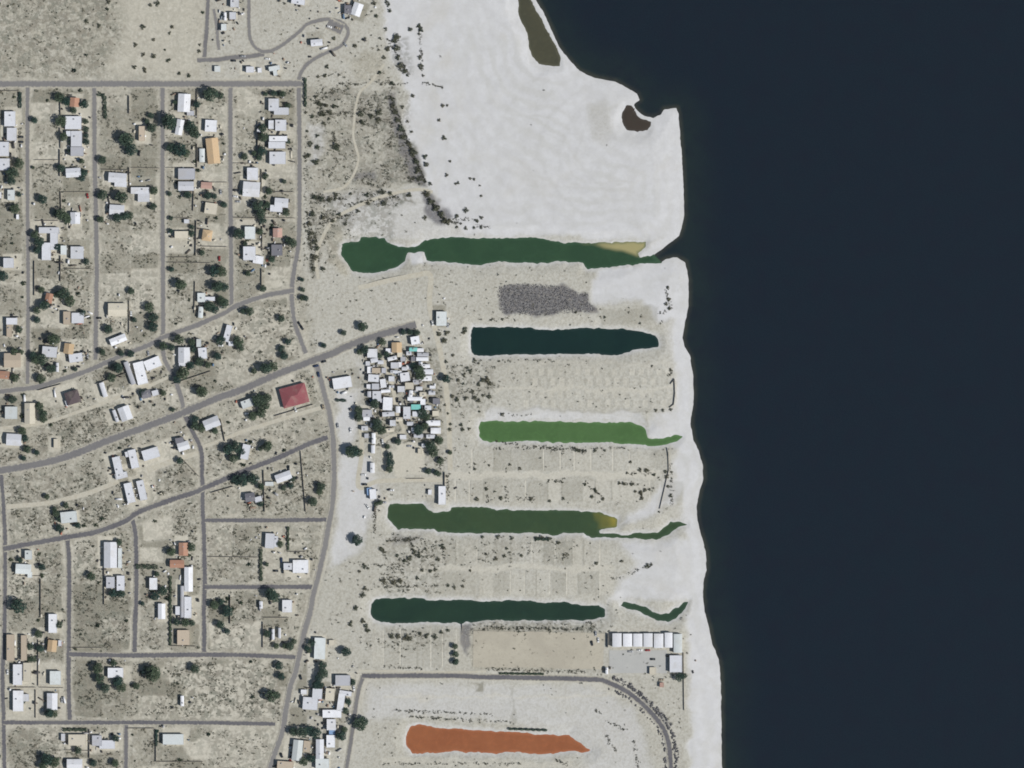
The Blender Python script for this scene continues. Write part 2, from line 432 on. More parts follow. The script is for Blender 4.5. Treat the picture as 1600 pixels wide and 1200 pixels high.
for x0, y0, x1, y1, v, k in ((285, 1034, 432, 1124, .65, .75), (250, 1034, 290, 1060, .5, .6), (12, 1036, 102, 1124, .55, .1), (330, 640, 475, 690, .45, .5), (370, 480, 470, 560, .6, .6), (330, 1136, 432, 1212, .6, .5), (340, 560, 420, 600, .5, .4)):
    paint(tone, rect(x0, y0, x1, y1), v, 5, True, 'set')
    paint(scrub, rect(x0, y0, x1, y1), k, 5, True, 'set')
paint(tone, P('178,-30 325,-30 318,122 165,122 190,60'), .55, 12, True, 'set')
paint(scrub, P('182,-30 325,-30 318,122 170,122 194,60'), .1, 14, True, 'set')
# old waterlines curving round the inlet, and its tan stained basin
paint(tone, P('922,165 945,158 965,165 952,185 958,208 1000,212 1020,205 1015,220 980,226 945,222 928,205'), -.17, 9, True, 'set')
for rad, a0, a1, v, wd in ((88, 110, 250, -.10, 3), (112, 120, 245, -.07, 4), (140, 105, 235, -.10, 2.5), (165, 125, 240, -.06, 5), (198, 130, 225, -.09, 3), (232, 140, 222, -.07, 4), (268, 150, 215, -.08, 3), (300, 155, 205, -.06, 5)):
    cx_, cy_ = 1005, 235
    ang = [math.radians(a0 + (a1 - a0) * k / 24) for k in range(25)]
    ring = [(cx_ + (rad + wd) * math.cos(a) * 1.15, cy_ - (rad + wd) * math.sin(a) * .85) for a in ang] + [(cx_ + (rad - wd) * math.cos(a) * 1.15, cy_ - (rad - wd) * math.sin(a) * .85) for a in reversed(ang)]
    ring = [(x, max(-30, min(352, y))) for x, y in ring]
    old = tone.copy()
    paint(tone, ring, v, 4, True, 'add')
    tone = np.where(X > 668, tone, old)
# disturbed ground between the houses and the beach
for q, v in [("555,145 620,140 630,200 590,205 550,190", .8), ("598,195 650,220 662,286 600,285", .75), ("520,215 560,205 575,235 535,250", .6), ("485,300 540,300 535,318 490,318", .9),
             ("550,298 640,298 650,318 560,325", .8), ("500,332 545,330 560,345 510,352", .8), ("482,335 498,335 500,430 486,430", .9), ("506,350 528,350 532,400 512,415", .6), ("500,140 545,138 548,160 500,160", .8),
             ("545,255 600,255 605,292 548,290", .7), ("610,62 640,60 645,115 618,112", .4)]:
    paint(scrub, P(q), v, 4)
    paint(gravel, P(q), .18 * v, 5)
    if v > .65:
        paint(tone, P(q), -.15, 4, True, 'set')
paint(dirt, P("505,350 530,350 540,405 560,425 540,430 515,410"), .9, 4)
paint(dirt, P("540,90 600,80 605,125 550,128"), .7, 10)
paint(scrub, rect(566, 545, 690, 700), .7, 5)
paint(tone, rect(566, 535, 690, 690), -.35, 4, True, 'set')
paint(tone, P("616,692 662,690 664,744 619,746"), .85, 2, True, 'set')
paint(scrub, P("616,692 662,690 664,744 619,746"), .05, 2, True, 'set')
paint(scrub, P("735,988 942,992 940,1044 738,1044"), .12, 4, True, 'set')
paint(tone, P("735,988 942,992 940,1044 738,1044"), .22, 4, True, 'set')
# dark rubble and old asphalt
paint(gravel, P("780,448 800,443 845,444 880,447 905,458 922,460 922,474 935,484 915,488 880,490 840,493 800,490 785,490 778,470"), 1.0, 3.5)
paint(gravel, P("553,268 588,266 590,280 556,284"), 0.8, 4)
paint(gravel, P("720,975 736,972 738,1000 730,1030 722,1000"), 0.85, 3)
paint(gravel, P("608,150 620,150 628,200 652,240 666,288 640,282 632,250 616,205"), 0.95, 4)
paint(gravel, P("658,298 674,300 704,338 694,356 670,342"), 0.9, 4)
paint(gravel, P("612,838 660,832 650,850 615,848"), 0.45, 4)
paint(gravel, P("1000,1085 1018,1098 1040,1130 1046,1160 1040,1160 1020,1120"), 0.6, 3)

A_PTS = P("-20,614 0,612 50,606 87,596 137,579 187,557 230,540 255,527 305,509 349,490 371,477 415,462 446,456 458,454")
B_PTS = P("-20,738 0,735 50,727 100,715 150,696 194,679 217,671 286,645 342,621 372,611 435,584 479,567 522,551 537,543 587,525 619,516 650,507")
D_PTS = P("5,858 19,855 100,840 150,831 194,815 217,800 267,781 305,769 318,763 379,737 435,715 479,695 512,683")
M_PTS = P("494,568 499,585 507,617 514,642 519,674 521,697 522,747 519,791 515,812 506,862 496,906 489,931 485,955 476,986 469,1017 462,1049 455,1069 447,1106 441,1144 426,1187 418,1215")
# bare or paved yards next to the houses
for q in HOUSES.replace('\n', ';').replace('+', ';').split(';'):
    v = [float(c) for c in q.split()[:5]]
    if v[2] * v[3] < 120:
        continue
    ox, oy, gw, gh = rnd.uniform(-7, 7), rnd.uniform(-6, 6), v[2] / 2 + rnd.uniform(3, 8), v[3] / 2 + rnd.uniform(3, 7)
    ca, sa = math.cos(math.radians(v[4])), math.sin(math.radians(v[4]))
    pl = [(v[0] + ox + ux * gw * ca - uy * gh * sa, v[1] + oy + ux * gw * sa + uy * gh * ca) for ux, uy in ((-1, -1), (1, -1), (1, 1), (-1, 1))]
    paint(tone, pl, rnd.choice([.95, .8, .6, .6, -.5, -.8]), 1.6, False, 'set')
    paint(scrub, pl, .12, 2, False, 'set')
# pale sandy shoulders along the streets
for pts in (A_PTS, B_PTS, D_PTS, M_PTS, P("43,131 43,600"), P("147,131 148,260 151,400 149,562"), P("254,131 255,532"), P("360,131 361,486"), P("467,131 467,370 456,455 478,552"),
            P("-20,131 472,131"), P("254,533 272,590 287,645 314,704 317,797 319,1022"), P("2,740 8,860 4,1060 7,1220"), P("105,840 108,1130"), P("206,808 213,870 210,1022"),
            P("197,1131 197,1220"), P("108,1022 465,1027"), P("5,1129 430,1131"), P("320,813 512,812"), P("320,917 490,917"), P("538,1220 552,1130 568,1056"), P("566,1056 765,1058 915,1061 990,1088 1042,1151 1049,1220")):
    dd = np.full(X.shape, 1e9)
    for (x0, y0), (x1, y1) in zip(pts[:-1], pts[1:]):
        ex, ey = x1 - x0, y1 - y0
        tt = np.clip(((X - x0) * ex + (Y - y0) * ey) / (ex * ex + ey * ey), 0, 1)
        dd = np.minimum(dd, np.hypot(X - x0 - tt * ex, Y - y0 - tt * ey))
    m = np.clip((10.5 + 3.0 * vnoise(X, Y, 11, 44) - dd) / 3.0, 0, 1) * np.clip(.55 + .6 * vnoise(X, Y, 26, 45), 0, 1)
    tone = tone * (1 - m) + .55 * m
    scrub *= 1 - .8 * m
nxg, nyg = len(gx), len(gy)
idx = np.arange(nxg * nyg).reshape(nyg, nxg)
faces = np.stack([idx[1:, :-1], idx[1:, 1:], idx[:-1, 1:], idx[:-1, :-1]], -1).reshape(-1, 4)

gm, t, b = new_mat('desert_ground')
g_n1 = noise(t, 0.012, 5, 0.6)
g_n2 = noise(t, 0.09, 4, 0.6)
g_n3 = noise(t, 0.45, 4, 0.65)
g_n4 = noise(t, 1.4, 2, 0.6)
base = mixc(t, ramp(t, g_n1, .35, .65), (.405, .395, .350), (.445, .438, .397))
soil = mixc(t, ramp(t, g_n2, .35, .66), (.375, .355, .29), (.305, .286, .232))
soil = mixc(t, ramp(t, noise(t, 0.035, 3, 0.6), .5, .72), soil, (.43, .412, .35))
soil = mixc(t, math_n(t, 'MULTIPLY', ramp(t, noise(t, .16, 4, .7, dist=.8), .5, .62), ramp(t, noise(t, .02, 3, .6), .38, .6, .25, 1.0)), soil, (.475, .46, .40))
soil = mixc(t, ramp(t, noise(t, .33, 3, .65), .53, .64, 0, .75), soil, (.20, .195, .158))
col = mixc(t, attr(t, 'dirt'), base, soil)
saltc = mixc(t, ramp(t, g_n2, .3, .7), (.50, .503, .518), (.555, .56, .578))
shore = attr(t, 'shore')
lines = N(t, 'ShaderNodeMath', operation='SINE')
t.links.new(math_n(t, 'ADD', math_n(t, 'MULTIPLY', shore, 0.30), math_n(t, 'MULTIPLY', g_n1, 26.0)), lines.inputs[0])
saltc = mixc(t, math_n(t, 'MULTIPLY', ramp(t, lines.outputs[0], -.6, 1.0), math_n(t, 'MULTIPLY', ramp(t, noise(t, .006, 3, .6), .38, .66), .6)), saltc, (.452, .452, .44))
saltc = mixc(t, ramp(t, noise(t, .03, 5, .65, dist=1.5), .45, .75, 0, .5), saltc, (.465, .468, .462))
saltc = mixc(t, ramp(t, noise(t, .011, 4, .6, dist=2.0), .5, .75, 0, .5), saltc, (.47, .455, .42))
col = mixc(t, attr(t, 'salt'), col, saltc)
tn = attr(t, 'tone')
col = mixc(t, math_n(t, 'MULTIPLY', math_n(t, 'MAXIMUM', tn, 0.0), .85, True), col, (.53, .505, .435))
col = mixc(t, math_n(t, 'MULTIPLY', math_n(t, 'MAXIMUM', math_n(t, 'MULTIPLY', tn, -1.0), 0.0), .9, True), col, (.205, .197, .158))
sf = math_n(t, 'MULTIPLY', attr(t, 'scrub'), ramp(t, math_n(t, 'ADD', math_n(t, 'MULTIPLY', noise(t, .19, 3, .6, dist=.6), .7), math_n(t, 'MULTIPLY', g_n3, .3)), .43, .56), True)
scol = mixc(t, ramp(t, g_n2, .4, .6), (.135, .142, .116), (.175, .163, .135))
col = mixc(t, math_n(t, 'MULTIPLY', sf, 1.0), col, scol)
gf = math_n(t, 'MULTIPLY', attr(t, 'gravel'), ramp(t, g_n3, .3, .55, .55, 1.0), True)
gcol = mixc(t, ramp(t, g_n3, .4, .68), (.072, .072, .092), (.16, .155, .168))
col = mixc(t, gf, col, gcol)
unsalt = math_n(t, 'SUBTRACT', 1.0, math_n(t, 'MULTIPLY', math_n(t, 'MAXIMUM', attr(t, 'salt'), tn), .9), True)
col = mixc(t, math_n(t, 'MULTIPLY', ramp(t, g_n3, .4, .68, 0.0, .5), unsalt), col, (.23, .21, .165))
col = mixc(t, math_n(t, 'MULTIPLY', ramp(t, noise(t, .18, 3, .6), .52, .7, 0.0, .55), math_n(t, 'MULTIPLY', attr(t, 'dirt'), unsalt)), col, (.21, .19, .15))
col = mixc(t, math_n(t, 'MULTIPLY', ramp(t, g_n4, .45, .75, 0.0, .28), unsalt), col, (.58, .56, .50))
t.links.new(col, b.inputs['Base Color'])
b.inputs['Roughness'].default_value = 0.95
b.inputs['Specular IOR Level'].default_value = 0.15
bump(t, b, math_n(t, 'MULTIPLY', math_n(t, 'ADD', g_n3, math_n(t, 'MULTIPLY', g_n2, 1.5)), math_n(t, 'ADD', unsalt, .12)), 0.4, 0.7)
gme = mesh_np('ground', np.stack([wx(X), wy(Y), Z], -1).reshape(-1, 3), faces, gm, True)
for nm, ar in (('salt', salt), ('scrub', np.clip(scrub, 0, 1)), ('dirt', dirt), ('gravel', gravel), ('tone', tone), ('shore', np.clip(d_land, 0, 700))):
    set_attr(gme, nm, ar)
tag(link('ground', gme), kind='structure')

# ------------------------------------------------------------------ water
sx = np.concatenate([np.arange(700, 1190, 4.0), [1220, 1260, 1320, 1400, 1550, 1800, 2500, 5000, 9000]])
sy = np.concatenate([[-9000, -5000, -2500, -1200, -600, -250, -100], np.arange(-40, 1260, 4.0), [1300, 1500, 2000, 3000, 6000, 9000]])
SX, SY = np.meshgrid(sx, sy)
depth = np.clip(-sdf(SX, SY, SEA_POLY), 0, 400)
sidx = np.arange(SX.size).reshape(SX.shape)
sf_ = np.stack([sidx[1:, :-1], sidx[1:, 1:], sidx[:-1, 1:], sidx[:-1, :-1]], -1).reshape(-1, 4)
wm, t, b = new_mat('lake_water')
dn = noise(t, 0.008, 3, .5)
col = mixc(t, ramp(t, math_n(t, 'ADD', attr(t, 'depth'), math_n(t, 'MULTIPLY', dn, 60.0)), 20, 100), (.0105, .0195, .017), (.0035, .0085, .0155))
col = mixc(t, ramp(t, noise(t, 1.1, 2, .6), .38, .68, 0, .75), col, (.0105, .0185, .029))
col = mixc(t, ramp(t, attr(t, 'depth'), 0.5, 9.0, .75, 0.0), col, (.045, .046, .036))
col = mixc(t, ramp(t, noise(t, 0.05, 4, .7), .4, .7, 0, .5), col, (.0065, .0085, .017))
t.links.new(col, b.inputs['Base Color'])
b.inputs['Roughness'].default_value = 0.22
b.inputs['IOR'].default_value = 1.33
bump(t, b, noise(t, 0.35, 4, .6), 0.25, 0.4)
sme = mesh_np('lake', np.stack([wx(SX), wy(SY), np.zeros_like(SX)], -1).reshape(-1, 3), sf_, wm)
set_attr(sme, 'depth', depth)
tag(link('lake', sme), kind='structure')


def pond(name, key, c1, c2, tipc=None, tip=(0, 0), thr=1.0, yel=None):
    poly = PONDS[key]
    pa = np.array(poly)
    xs = np.arange(pa[:, 0].min() - 6, pa[:, 0].max() + 8, 2.0)
    ys = np.arange(pa[:, 1].min() - 6, pa[:, 1].max() + 8, 2.0)
    PX, PY = np.meshgrid(xs, ys)
    d = sdf(PX + 1.3 * vnoise(PX, PY, 9, 1), PY + 1.3 * vnoise(PX, PY, 9, 3), poly)
    ok = d < thr + 1.0
    ii = np.arange(PX.size).reshape(PX.shape)
    cell = ok[1:, :-1] | ok[1:, 1:] | ok[:-1, 1:] | ok[:-1, :-1]
    f = np.stack([ii[1:, :-1], ii[1:, 1:], ii[:-1, 1:], ii[:-1, :-1]], -1)[cell]
    used, inv = np.unique(f, return_inverse=True)
    v = np.stack([wx(PX), wy(PY), np.full(PX.shape, 0.04)], -1).reshape(-1, 3)[used]
    m, t, b = new_mat(name + '_water_' + key)
    col = mixc(t, ramp(t, noise(t, 0.03, 4, .6, dist=1.0), .35, .65), c1, c2)
    col = mixc(t, ramp(t, noise(t, 0.12, 4, .65, dist=1.5), .45, .75, 0, .5), col, tuple(q * 1.45 for q in c1))
    tv = np.zeros(PX.shape)
    if tipc:
        tv = np.clip((PX + 10 * vnoise(PX, PY, 10, 20) - tip[0]) / (tip[1] - tip[0]), 0, 1)
        if key == 'A':
            tv *= np.clip((382 + (PX - 908) * .22 + 2 * vnoise(PX, PY, 12, 21) - PY) / 6, 0, 1) * np.clip((1012 - PX) / 5, 0, 1)
        if key == 'D':
            tv *= (PX < 970) * np.clip((829 - PY) / 4, 0, 1)
        col = mixc(t, attr(t, 'tip'), col, tipc)
    col = mixc(t, ramp(t, attr(t, 'deep'), 0, 4, .45, 0), col, tuple(q * 1.6 + .015 for q in c1))
    t.links.new(col, b.inputs['Base Color'])
    b.inputs['Roughness'].default_value = 0.3
    b.inputs['IOR'].default_value = 1.33
    bump(t, b, noise(t, 0.6, 3, .6), 0.12, 0.3)
    me = mesh_np(name, v, inv.reshape(f.shape), m)
    set_attr(me, 'tip', tv.reshape(-1)[used])
    set_attr(me, 'deep', np.clip(-d, 0, 50).reshape(-1)[used])
    tag(link(name, me), kind='structure')


pond('pond', 'A', (.022, .053, .027), (.026, .061, .030), (.31, .28, .14), (895, 960))
pond('pond', 'B', (.004, .0175, .0165), (.0055, .0215, .0185))
pond('pond', 'C', (.058, .118, .040), (.066, .13, .046))
pond('pond', 'D', (.030, .055, .026), (.036, .062, .028), (.23, .20, .04), (925, 962))
pond('pond', 'E', (.012, .030, .020), (.015, .036, .022))
pond('pond', 'E2', (.022, .045, .027), (.026, .052, .029))
pond('pond', 'F', (.235, .083, .036), (.265, .098, .043))
pond('lagoon', 'G', (.060, .058, .036), (.052, .052, .034), thr=0.0)
pond('lagoon', 'H', (.034, .028, .022), (.044, .034, .026), thr=-0.5)

# ------------------------------------------------------------------ roads
am, t, b = new_mat('asphalt')
e = attr(t, 'edge')
n1, n2 = noise(t, 0.05, 4, .6), noise(t, 0.5, 4, .65)
col = mixc(t, ramp(t, n1, .35, .65), (.098, .096, .110), (.122, .120, .130))
col = mixc(t, ramp(t, n2, .4, .7, 0, .5), col, (.165, .160, .158))
col = mixc(t, attr(t, 'pale'), col, (.27, .262, .25))
sand_e = math_n(t, 'ADD', math_n(t, 'MULTIPLY', e, 1.0), math_n(t, 'MULTIPLY', math_n(t, 'SUBTRACT', n2, .5), 1.1))
col = mixc(t, ramp(t, sand_e, .55, 1.0, 0, .95), col, (.40, .378, .315))
t.links.new(col, b.inputs['Base Color'])
b.inputs['Roughness'].default_value = 0.9
b.inputs['Specular IOR Level'].default_value = 0.2
bump(t, b, n2, 0.2, 0.2)
tm, t, b = new_mat('packed_sand')
n2 = noise(t, 0.4, 4, .65)
col = mixc(t, ramp(t, n2, .35, .7), (.45, .43, .365), (.40, .37, .30))
t.links.new(col, b.inputs['Base Color'])
b.inputs['Roughness'].default_value = 0.95
bump(t, b, n2, 0.3, 0.3)
ccm, t, b = new_mat('worn_concrete')
t.links.new(mixc(t, noise(t, 0.15, 4, .65), (.34, .345, .34), (.42, .42, .405)), b.inputs['Base Color'])
b.inputs['Roughness'].default_value = 0.9
lotm, t, b = new_mat('bare_tan_soil')
col = mixc(t, ramp(t, noise(t, 0.03, 4, .6, dist=1.0), .35, .68), (.405, .377, .31), (.355, .328, .27))
t.links.new(mixc(t, ramp(t, noise(t, .4, 3, .6), .5, .7, 0, .4), col, (.30, .27, .22)), b.inputs['Base Color'])
b.inputs['Roughness'].default_value = 0.95
ROADS = []
road_i = [0]


def road(pts, width, name='road', pale=0.0, mat=None):
    p = np.array(P(pts) if isinstance(pts, str) else pts, float)
    # resample by a Catmull-Rom curve about every 5 px
    q = np.vstack([2 * p[0] - p[1], p, 2 * p[-1] - p[-2]])
    out = []
    for i in range(1, len(q) - 2):
        a, b_, c, d = q[i - 1], q[i], q[i + 1], q[i + 2]
        n = max(2, int(np.linalg.norm(c - b_) / 5))
        for s in np.linspace(0, 1, n, endpoint=False):
            out.append(0.5 * (2 * b_ + (c - a) * s + (2 * a - 5 * b_ + 4 * c - d) * s * s + (3 * b_ - a - 3 * c + d) * s ** 3))
    out.append(p[-1])
    o = np.array(out)
    if width < 30:
        ROADS.append((o, width))
    tg = np.gradient(o, axis=0)
    tg /= np.linalg.norm(tg, axis=1)[:, None] + 1e-9
    nr = np.stack([-tg[:, 1], tg[:, 0]], 1)
    us = np.array([-1, -.6, 0, .6, 1])
    n = len(o)
    jl = 0.55 * vnoise(np.arange(n) * 1.0, np.full(n, road_i[0] * 7.3), 3, 30)
    jr = 0.55 * vnoise(np.arange(n) * 1.0, np.full(n, road_i[0] * 7.3 + 99), 3, 31)
    V, E = [], []
    z = H0 + 0.02 + 0.006 * road_i[0]
    for i in range(n):
        for u in us:
            off = u * width / 2 + (jl[i] if u < 0 else jr[i] if u > 0 else 0) * abs(u)
            x, y = o[i] + nr[i] * off
            V.append((wx(x), wy(y), z))
            E.append(abs(u))
    F = []
    for i in range(n - 1):
        for k in range(4):
            F.append((i * 5 + k, i * 5 + k + 1, (i + 1) * 5 + k + 1, (i + 1) * 5 + k))
    V, F = np.array(V), np.array(F)
    F = F[:, ::-1]
    me = mesh_np(name, V, F, mat or am)
    # faces must look up
    if me.polygons[0].normal.z < 0:
        me.flip_normals()
    set_attr(me, 'edge', np.array(E))
    set_attr(me, 'pale', np.full(len(V), pale))
    road_i[0] += 1
    return tag(link(name, me), kind='structure')


def track(pts, width):
    return road(pts, width, 'dirt_track', 0, tm)


track("-20,672 0,669 62,662 112,647 162,630 194,616 230,604 262,590", 5)
track("10,792 75,786 125,774 156,764 185,752", 7)
track("230,735 292,713 312,708", 8)
track("316,699 350,686 380,674 440,655 505,636", 6)
track("560,640 566,700 560,760 590,752 640,750 700,750", 7)
track("598,560 612,600 622,650 630,675 600,690 604,740", 6)
track("497,436 494,405 502,375 520,345 550,326 600,306 650,296 676,300", 5)
track("505,300 540,290 560,250 552,210 560,150 580,128 600,100", 4)
track("560,450 600,440 650,430 672,430 672,480 690,560 700,640 704,735", 8)
track("560,1048 700,1050 760,1049", 3)
road("319,96 321,70 323,47 325,0 326,-20", 8, pale=.25)
road("334,14 338,40 342,78", 6, pale=.5)
road("308,94 340,93 362,90 390,88 413,84", 9, pale=.3)
road("389,-20 389,0 389,47 393,65 400,75 415,81 437,73 466,51 479,38 494,33 515,30 535,36 544,48 541,60 531,73 509,83 484,97 471,112 466,128", 7, pale=.45)
road("512,36 522,41 535,47", 20, name='paved_pad', pale=.35)
road("43,131 43,300 44,450 43,600", 8, pale=.42)
road("147,131 148,260 151,400 149,562", 9, pale=.42)
road("254,131 254,330 255,480 254,532", 9, pale=.42)
road("360,131 360,300 361,400 362,486", 9, pale=.42)
road("467,131 468,250 467,370 460,420 456,455 458,490 464,515 478,552", 9, pale=.42)
road("-20,131 200,131 330,131 472,131", 12, pale=.42)
road(A_PTS, 9.5, pale=.4)
road("254,533 257,561 272,590 284,624 287,644", 9, pale=.45)
road("287,645 300,672 314,704 316,747 317,797 319,850 320,912 319,942 319,1022", 9)
road("739,1014 840,1015 943,1018", 56, 'bare_dirt_lot', 0, lotm)
road("952,1034 1042,1034", 36, 'paved_yard', 0, ccm)
road("2,740 6,800 8,860 7,980 4,1060 6,1130 7,1220", 8)
road("105,840 108,880 108,960 107,1060 109,1130", 9)
road("206,808 211,830 213,870 213,930 211,980 210,1022", 9)
road("197,1131 197,1220", 8, pale=.15)
road("108,1022 200,1024 320,1023 400,1024 465,1027", 9)
road("5,1129 150,1129 300,1129 430,1131", 8)
road("320,813 420,813 512,812", 8.5)
road("320,917 420,917 490,917", 9)
road(D_PTS, 10)
road(M_PTS, 10.5, pale=.5)
road("538,1220 544,1185 552,1130 560,1080 568,1056", 8, pale=.3)
road("566,1056 700,1056 765,1058 915,1061 952,1067 990,1088 1024,1121 1042,1151 1048,1192 1049,1220", 9)
road(B_PTS, 14, pale=.3)

# ------------------------------------------------------------------ naming places
def ip(pts, v, ax=0):
    a = np.array(pts, float)
    return float(np.interp(v, a[:, ax], a[:, 1 - ax]))


def place(x, y):
    """a region of the photograph named by things one can find"""
    yA, yB, yD = ip(A_PTS, x), ip(B_PTS, x), ip(D_PTS, x)
    xM = float(np.interp(y, np.array(M_PTS)[:, 1], np.array(M_PTS)[:, 0])) if y > 568 else 470
    if y < 126 and x < 310:
        return 'in the open scrub field at top left'
    if y < 126 and x < 590:
        return 'by the loop drive at the top'
    if x < 466 and y < yA:
        half = 'upper half' if y < 300 else 'lower half'
        for q, s in ((43, 'left of the first north street'), (148, 'between first and second north streets'), (255, 'between second and third north streets'),
                     (361, 'between third and fourth north streets'), (470, 'between fourth and fifth north streets')):
            if x < q:
                return s + ', ' + half
    if x < 560 and y < yB and x < 480:
        return 'between the slanted roads, ' + ('left part' if x < 180 else 'middle part' if x < 275 else 'right part')
    if x < xM:
        if y < yD:
            return 'below the wide slanted road, ' + ('left part' if x < 170 else 'middle part' if x < 312 else 'right part')
        if y < 1023:
            if x < 108:
                return 'in the leftmost lower block' + (', upper half' if y < 930 else ', lower half')
            if x < 212:
                return 'in the second lower block'
            if x < 319:
                return 'in the third lower block' + (', upper half' if y < 930 else ', lower half')
            return 'in the right lower block, ' + ('upper' if y < 813 else 'middle' if y < 917 else 'lower') + ' lot'
        if y < 1130:
            return 'between the two lowest streets, ' + ('left end' if x < 108 else 'middle' if x < 290 else 'right end')
        return 'below the lowest street, ' + ('left part' if x < 197 else 'right part')
    if x < 575 and y > 960 and x < ip(P("538,1220 544,1185 552,1130 560,1080 568,1040 580,960"), y, 1):
        return 'between the winding road and loop road'
    if y < 366:
        return 'on the white salt flat' if x > 640 or (x > 595 and y < 130) else 'in the scrub beside the fifth street'
    if x < 700 and 505 < y < 765:
        if x < 566:
            return 'on the pale strip left of the trailer park'
        col = 'left' if x < 602 else 'middle' if x < 632 else 'right'
        return 'in the %s column of the trailer park' % col + (', upper' if y < 580 else ', centre' if y < 625 else ', lower')
    if y < 445:
        return 'south of the north green pond'
    if y < 510 and x < 700:
        return 'on bare sand above the trailer park'
    if y < 570:
        return 'around the dark teal pond'
    if y < 657:
        return 'on the spit with parking pads'
    if y < 790:
        return 'on the spit below the bright green pond'
    if x < 600 and y < 930:
        return 'on the pale strip beside the winding road'
    if y < 937:
        return 'on the spit below the olive green pond'
    if y < 1056:
        return 'by the storage row' if x > 930 else 'below the long dark green pond'
    return 'around the orange pond'


ORD = ['topmost', 'second', 'third', 'fourth', 'fifth', 'sixth', 'seventh', 'eighth', 'ninth', 'tenth', 'eleventh', 'twelfth', 'thirteenth', 'fourteenth',
       'fifteenth', 'sixteenth', 'seventeenth', 'eighteenth', 'nineteenth', 'twentieth']
pending = []                                # (object, description, noun, x, y): labelled once all are known


def settle_labels():
    buckets = {}
    for o, desc, noun, x, y in pending:
        buckets.setdefault((desc, place(x, y)), []).append((y, x, o, noun))
    for (desc, pl), lst in list(buckets.items()):
        if len(lst) > 9:                    # a long list is split into its left and right side
            del buckets[(desc, pl)]
            lst.sort(key=lambda q: q[1])
            third = 3 if len(lst) > 24 else 2
            for k, side in enumerate(('left side', 'right side') if third == 2 else ('left side', 'centre', 'right side')):
                buckets[(desc, pl + ', ' + side)] = lst[k * len(lst) // third:(k + 1) * len(lst) // third]
    for (desc, pl), lst in buckets.items():
        lst.sort(key=lambda q: (q[0], q[1]))
        for k, (y, x, o, noun) in enumerate(lst):
            if len(lst) == 1:
                s = '%s %s' % (desc, pl)
            elif k == len(lst) - 1:
                s = '%s %s, lowest' % (desc, pl)
            elif k == 0:
                s = '%s %s, topmost' % (desc, pl)
            else:
                s = '%s %s, %s down' % (desc, pl, ORD[min(k, 19)])
            o['label'] = s


# ------------------------------------------------------------------ roofs and walls
def roof_mat(name, c, metal=False):
    m, t, b = new_mat(name)
    oi = N(t, 'ShaderNodeObjectInfo')
    tc = N(t, 'ShaderNodeTexCoord')
    n1 = noise(t, 0.5, 4, .65)
    n2 = noise(t, 0.13, 3, .6)
    v = math_n(t, 'ADD', math_n(t, 'MULTIPLY', oi.outputs['Random'], .22), .89)
    cc = N(t, 'ShaderNodeMix', data_type='RGBA', blend_type='MULTIPLY')
    cc.inputs[0].default_value = 1.0
    cc.inputs[6].default_value = (*c, 1)
    comb = N(t, 'ShaderNodeCombineColor')
    for k in range(3):
        t.links.new(v, comb.inputs[k])
    t.links.new(comb.outputs[0], cc.inputs[7])
    col = mixc(t, ramp(t, n1, .45, .75, 0, .28), cc.outputs[2], tuple(q * .62 + .03 for q in c))
    col = mixc(t, ramp(t, n2, .5, .7, 0, .22), col, (.36, .33, .27))
    t.links.new(col, b.inputs['Base Color'])
    b.inputs['Roughness'].default_value = .7
    b.inputs['Specular IOR Level'].default_value = .2
    wv = N(t, 'ShaderNodeTexWave', wave_type='BANDS', bands_direction='X')
    wv.inputs['Scale'].default_value = 1.1
    t.links.new(tc.outputs['Object'], wv.inputs['Vector'])
    bump(t, b, wv.outputs['Fac'], .25, .05)
    return m


COL = {'W': ('white', (.545, .56, .605)), 'V': ('bright white', (.655, .668, .71)), 'G': ('light grey', (.40, .41, .45)), 'C': ('pale bluish', (.535, .57, .58)),
       'K': ('cream', (.52, .485, .405)), 'T': ('tan', (.425, .36, .285)), 'O': ('terracotta', (.36, .20, .14)), 'Y': ('orange tan', (.47, .345, .215)),
       'R': ('red', (.215, .068, .078)), 'B': ('dark brown', (.085, .066, .072)), 'D': ('dark grey', (.16, .16, .185)), 'L': ('blue', (.20, .31, .50)),
       'Q': ('turquoise', (.19, .52, .49)), 'F': ('faded pinkish red', (.37, .23, .25)), 'P': ('pinkish brown', (.40, .26, .22))}
RM = {k: roof_mat(v[0].replace(' ', '_') + '_roofing', v[1]) for k, v in COL.items()}
stucco, t, b = new_mat('stucco')
t.links.new(mixc(t, noise(t, .6, 3), (.52, .49, .42), (.40, .37, .31)), b.inputs['Base Color'])
b.inputs['Roughness'].default_value = .9
glass, t, b = new_mat('window_glass')
b.inputs['Base Color'].default_value = (.03, .04, .05, 1)
b.inputs['Roughness'].default_value = .1
doorm, t, b = new_mat('door_paint')
b.inputs['Base Color'].default_value = (.16, .12, .09, 1)
unitm, t, b = new_mat('cooler_metal')
b.inputs['Base Color'].default_value = (.34, .34, .35, 1)
b.inputs['Roughness'].default_value = .5


def bm_mesh(name, fn, mat):
    bm = bmesh.new()
    fn(bm)
    bmesh.ops.recalc_face_normals(bm, faces=bm.faces)
    me = bpy.data.meshes.new(name)
    bm.to_mesh(me)
    bm.free()
    me.materials.append(mat)
    return me


def box(bm, x0, x1, y0, y1, z0, z1):
    v = [bm.verts.new(c) for c in ((x0, y0, z0), (x1, y0, z0), (x1, y1, z0), (x0, y1, z0), (x0, y0, z1), (x1, y0, z1), (x1, y1, z1), (x0, y1, z1))]
    for f in ((3, 2, 1, 0), (4, 5, 6, 7), (0, 1, 5, 4), (1, 2, 6, 5), (2, 3, 7, 6), (3, 0, 4, 7)):
        bm.faces.new([v[i] for i in f])


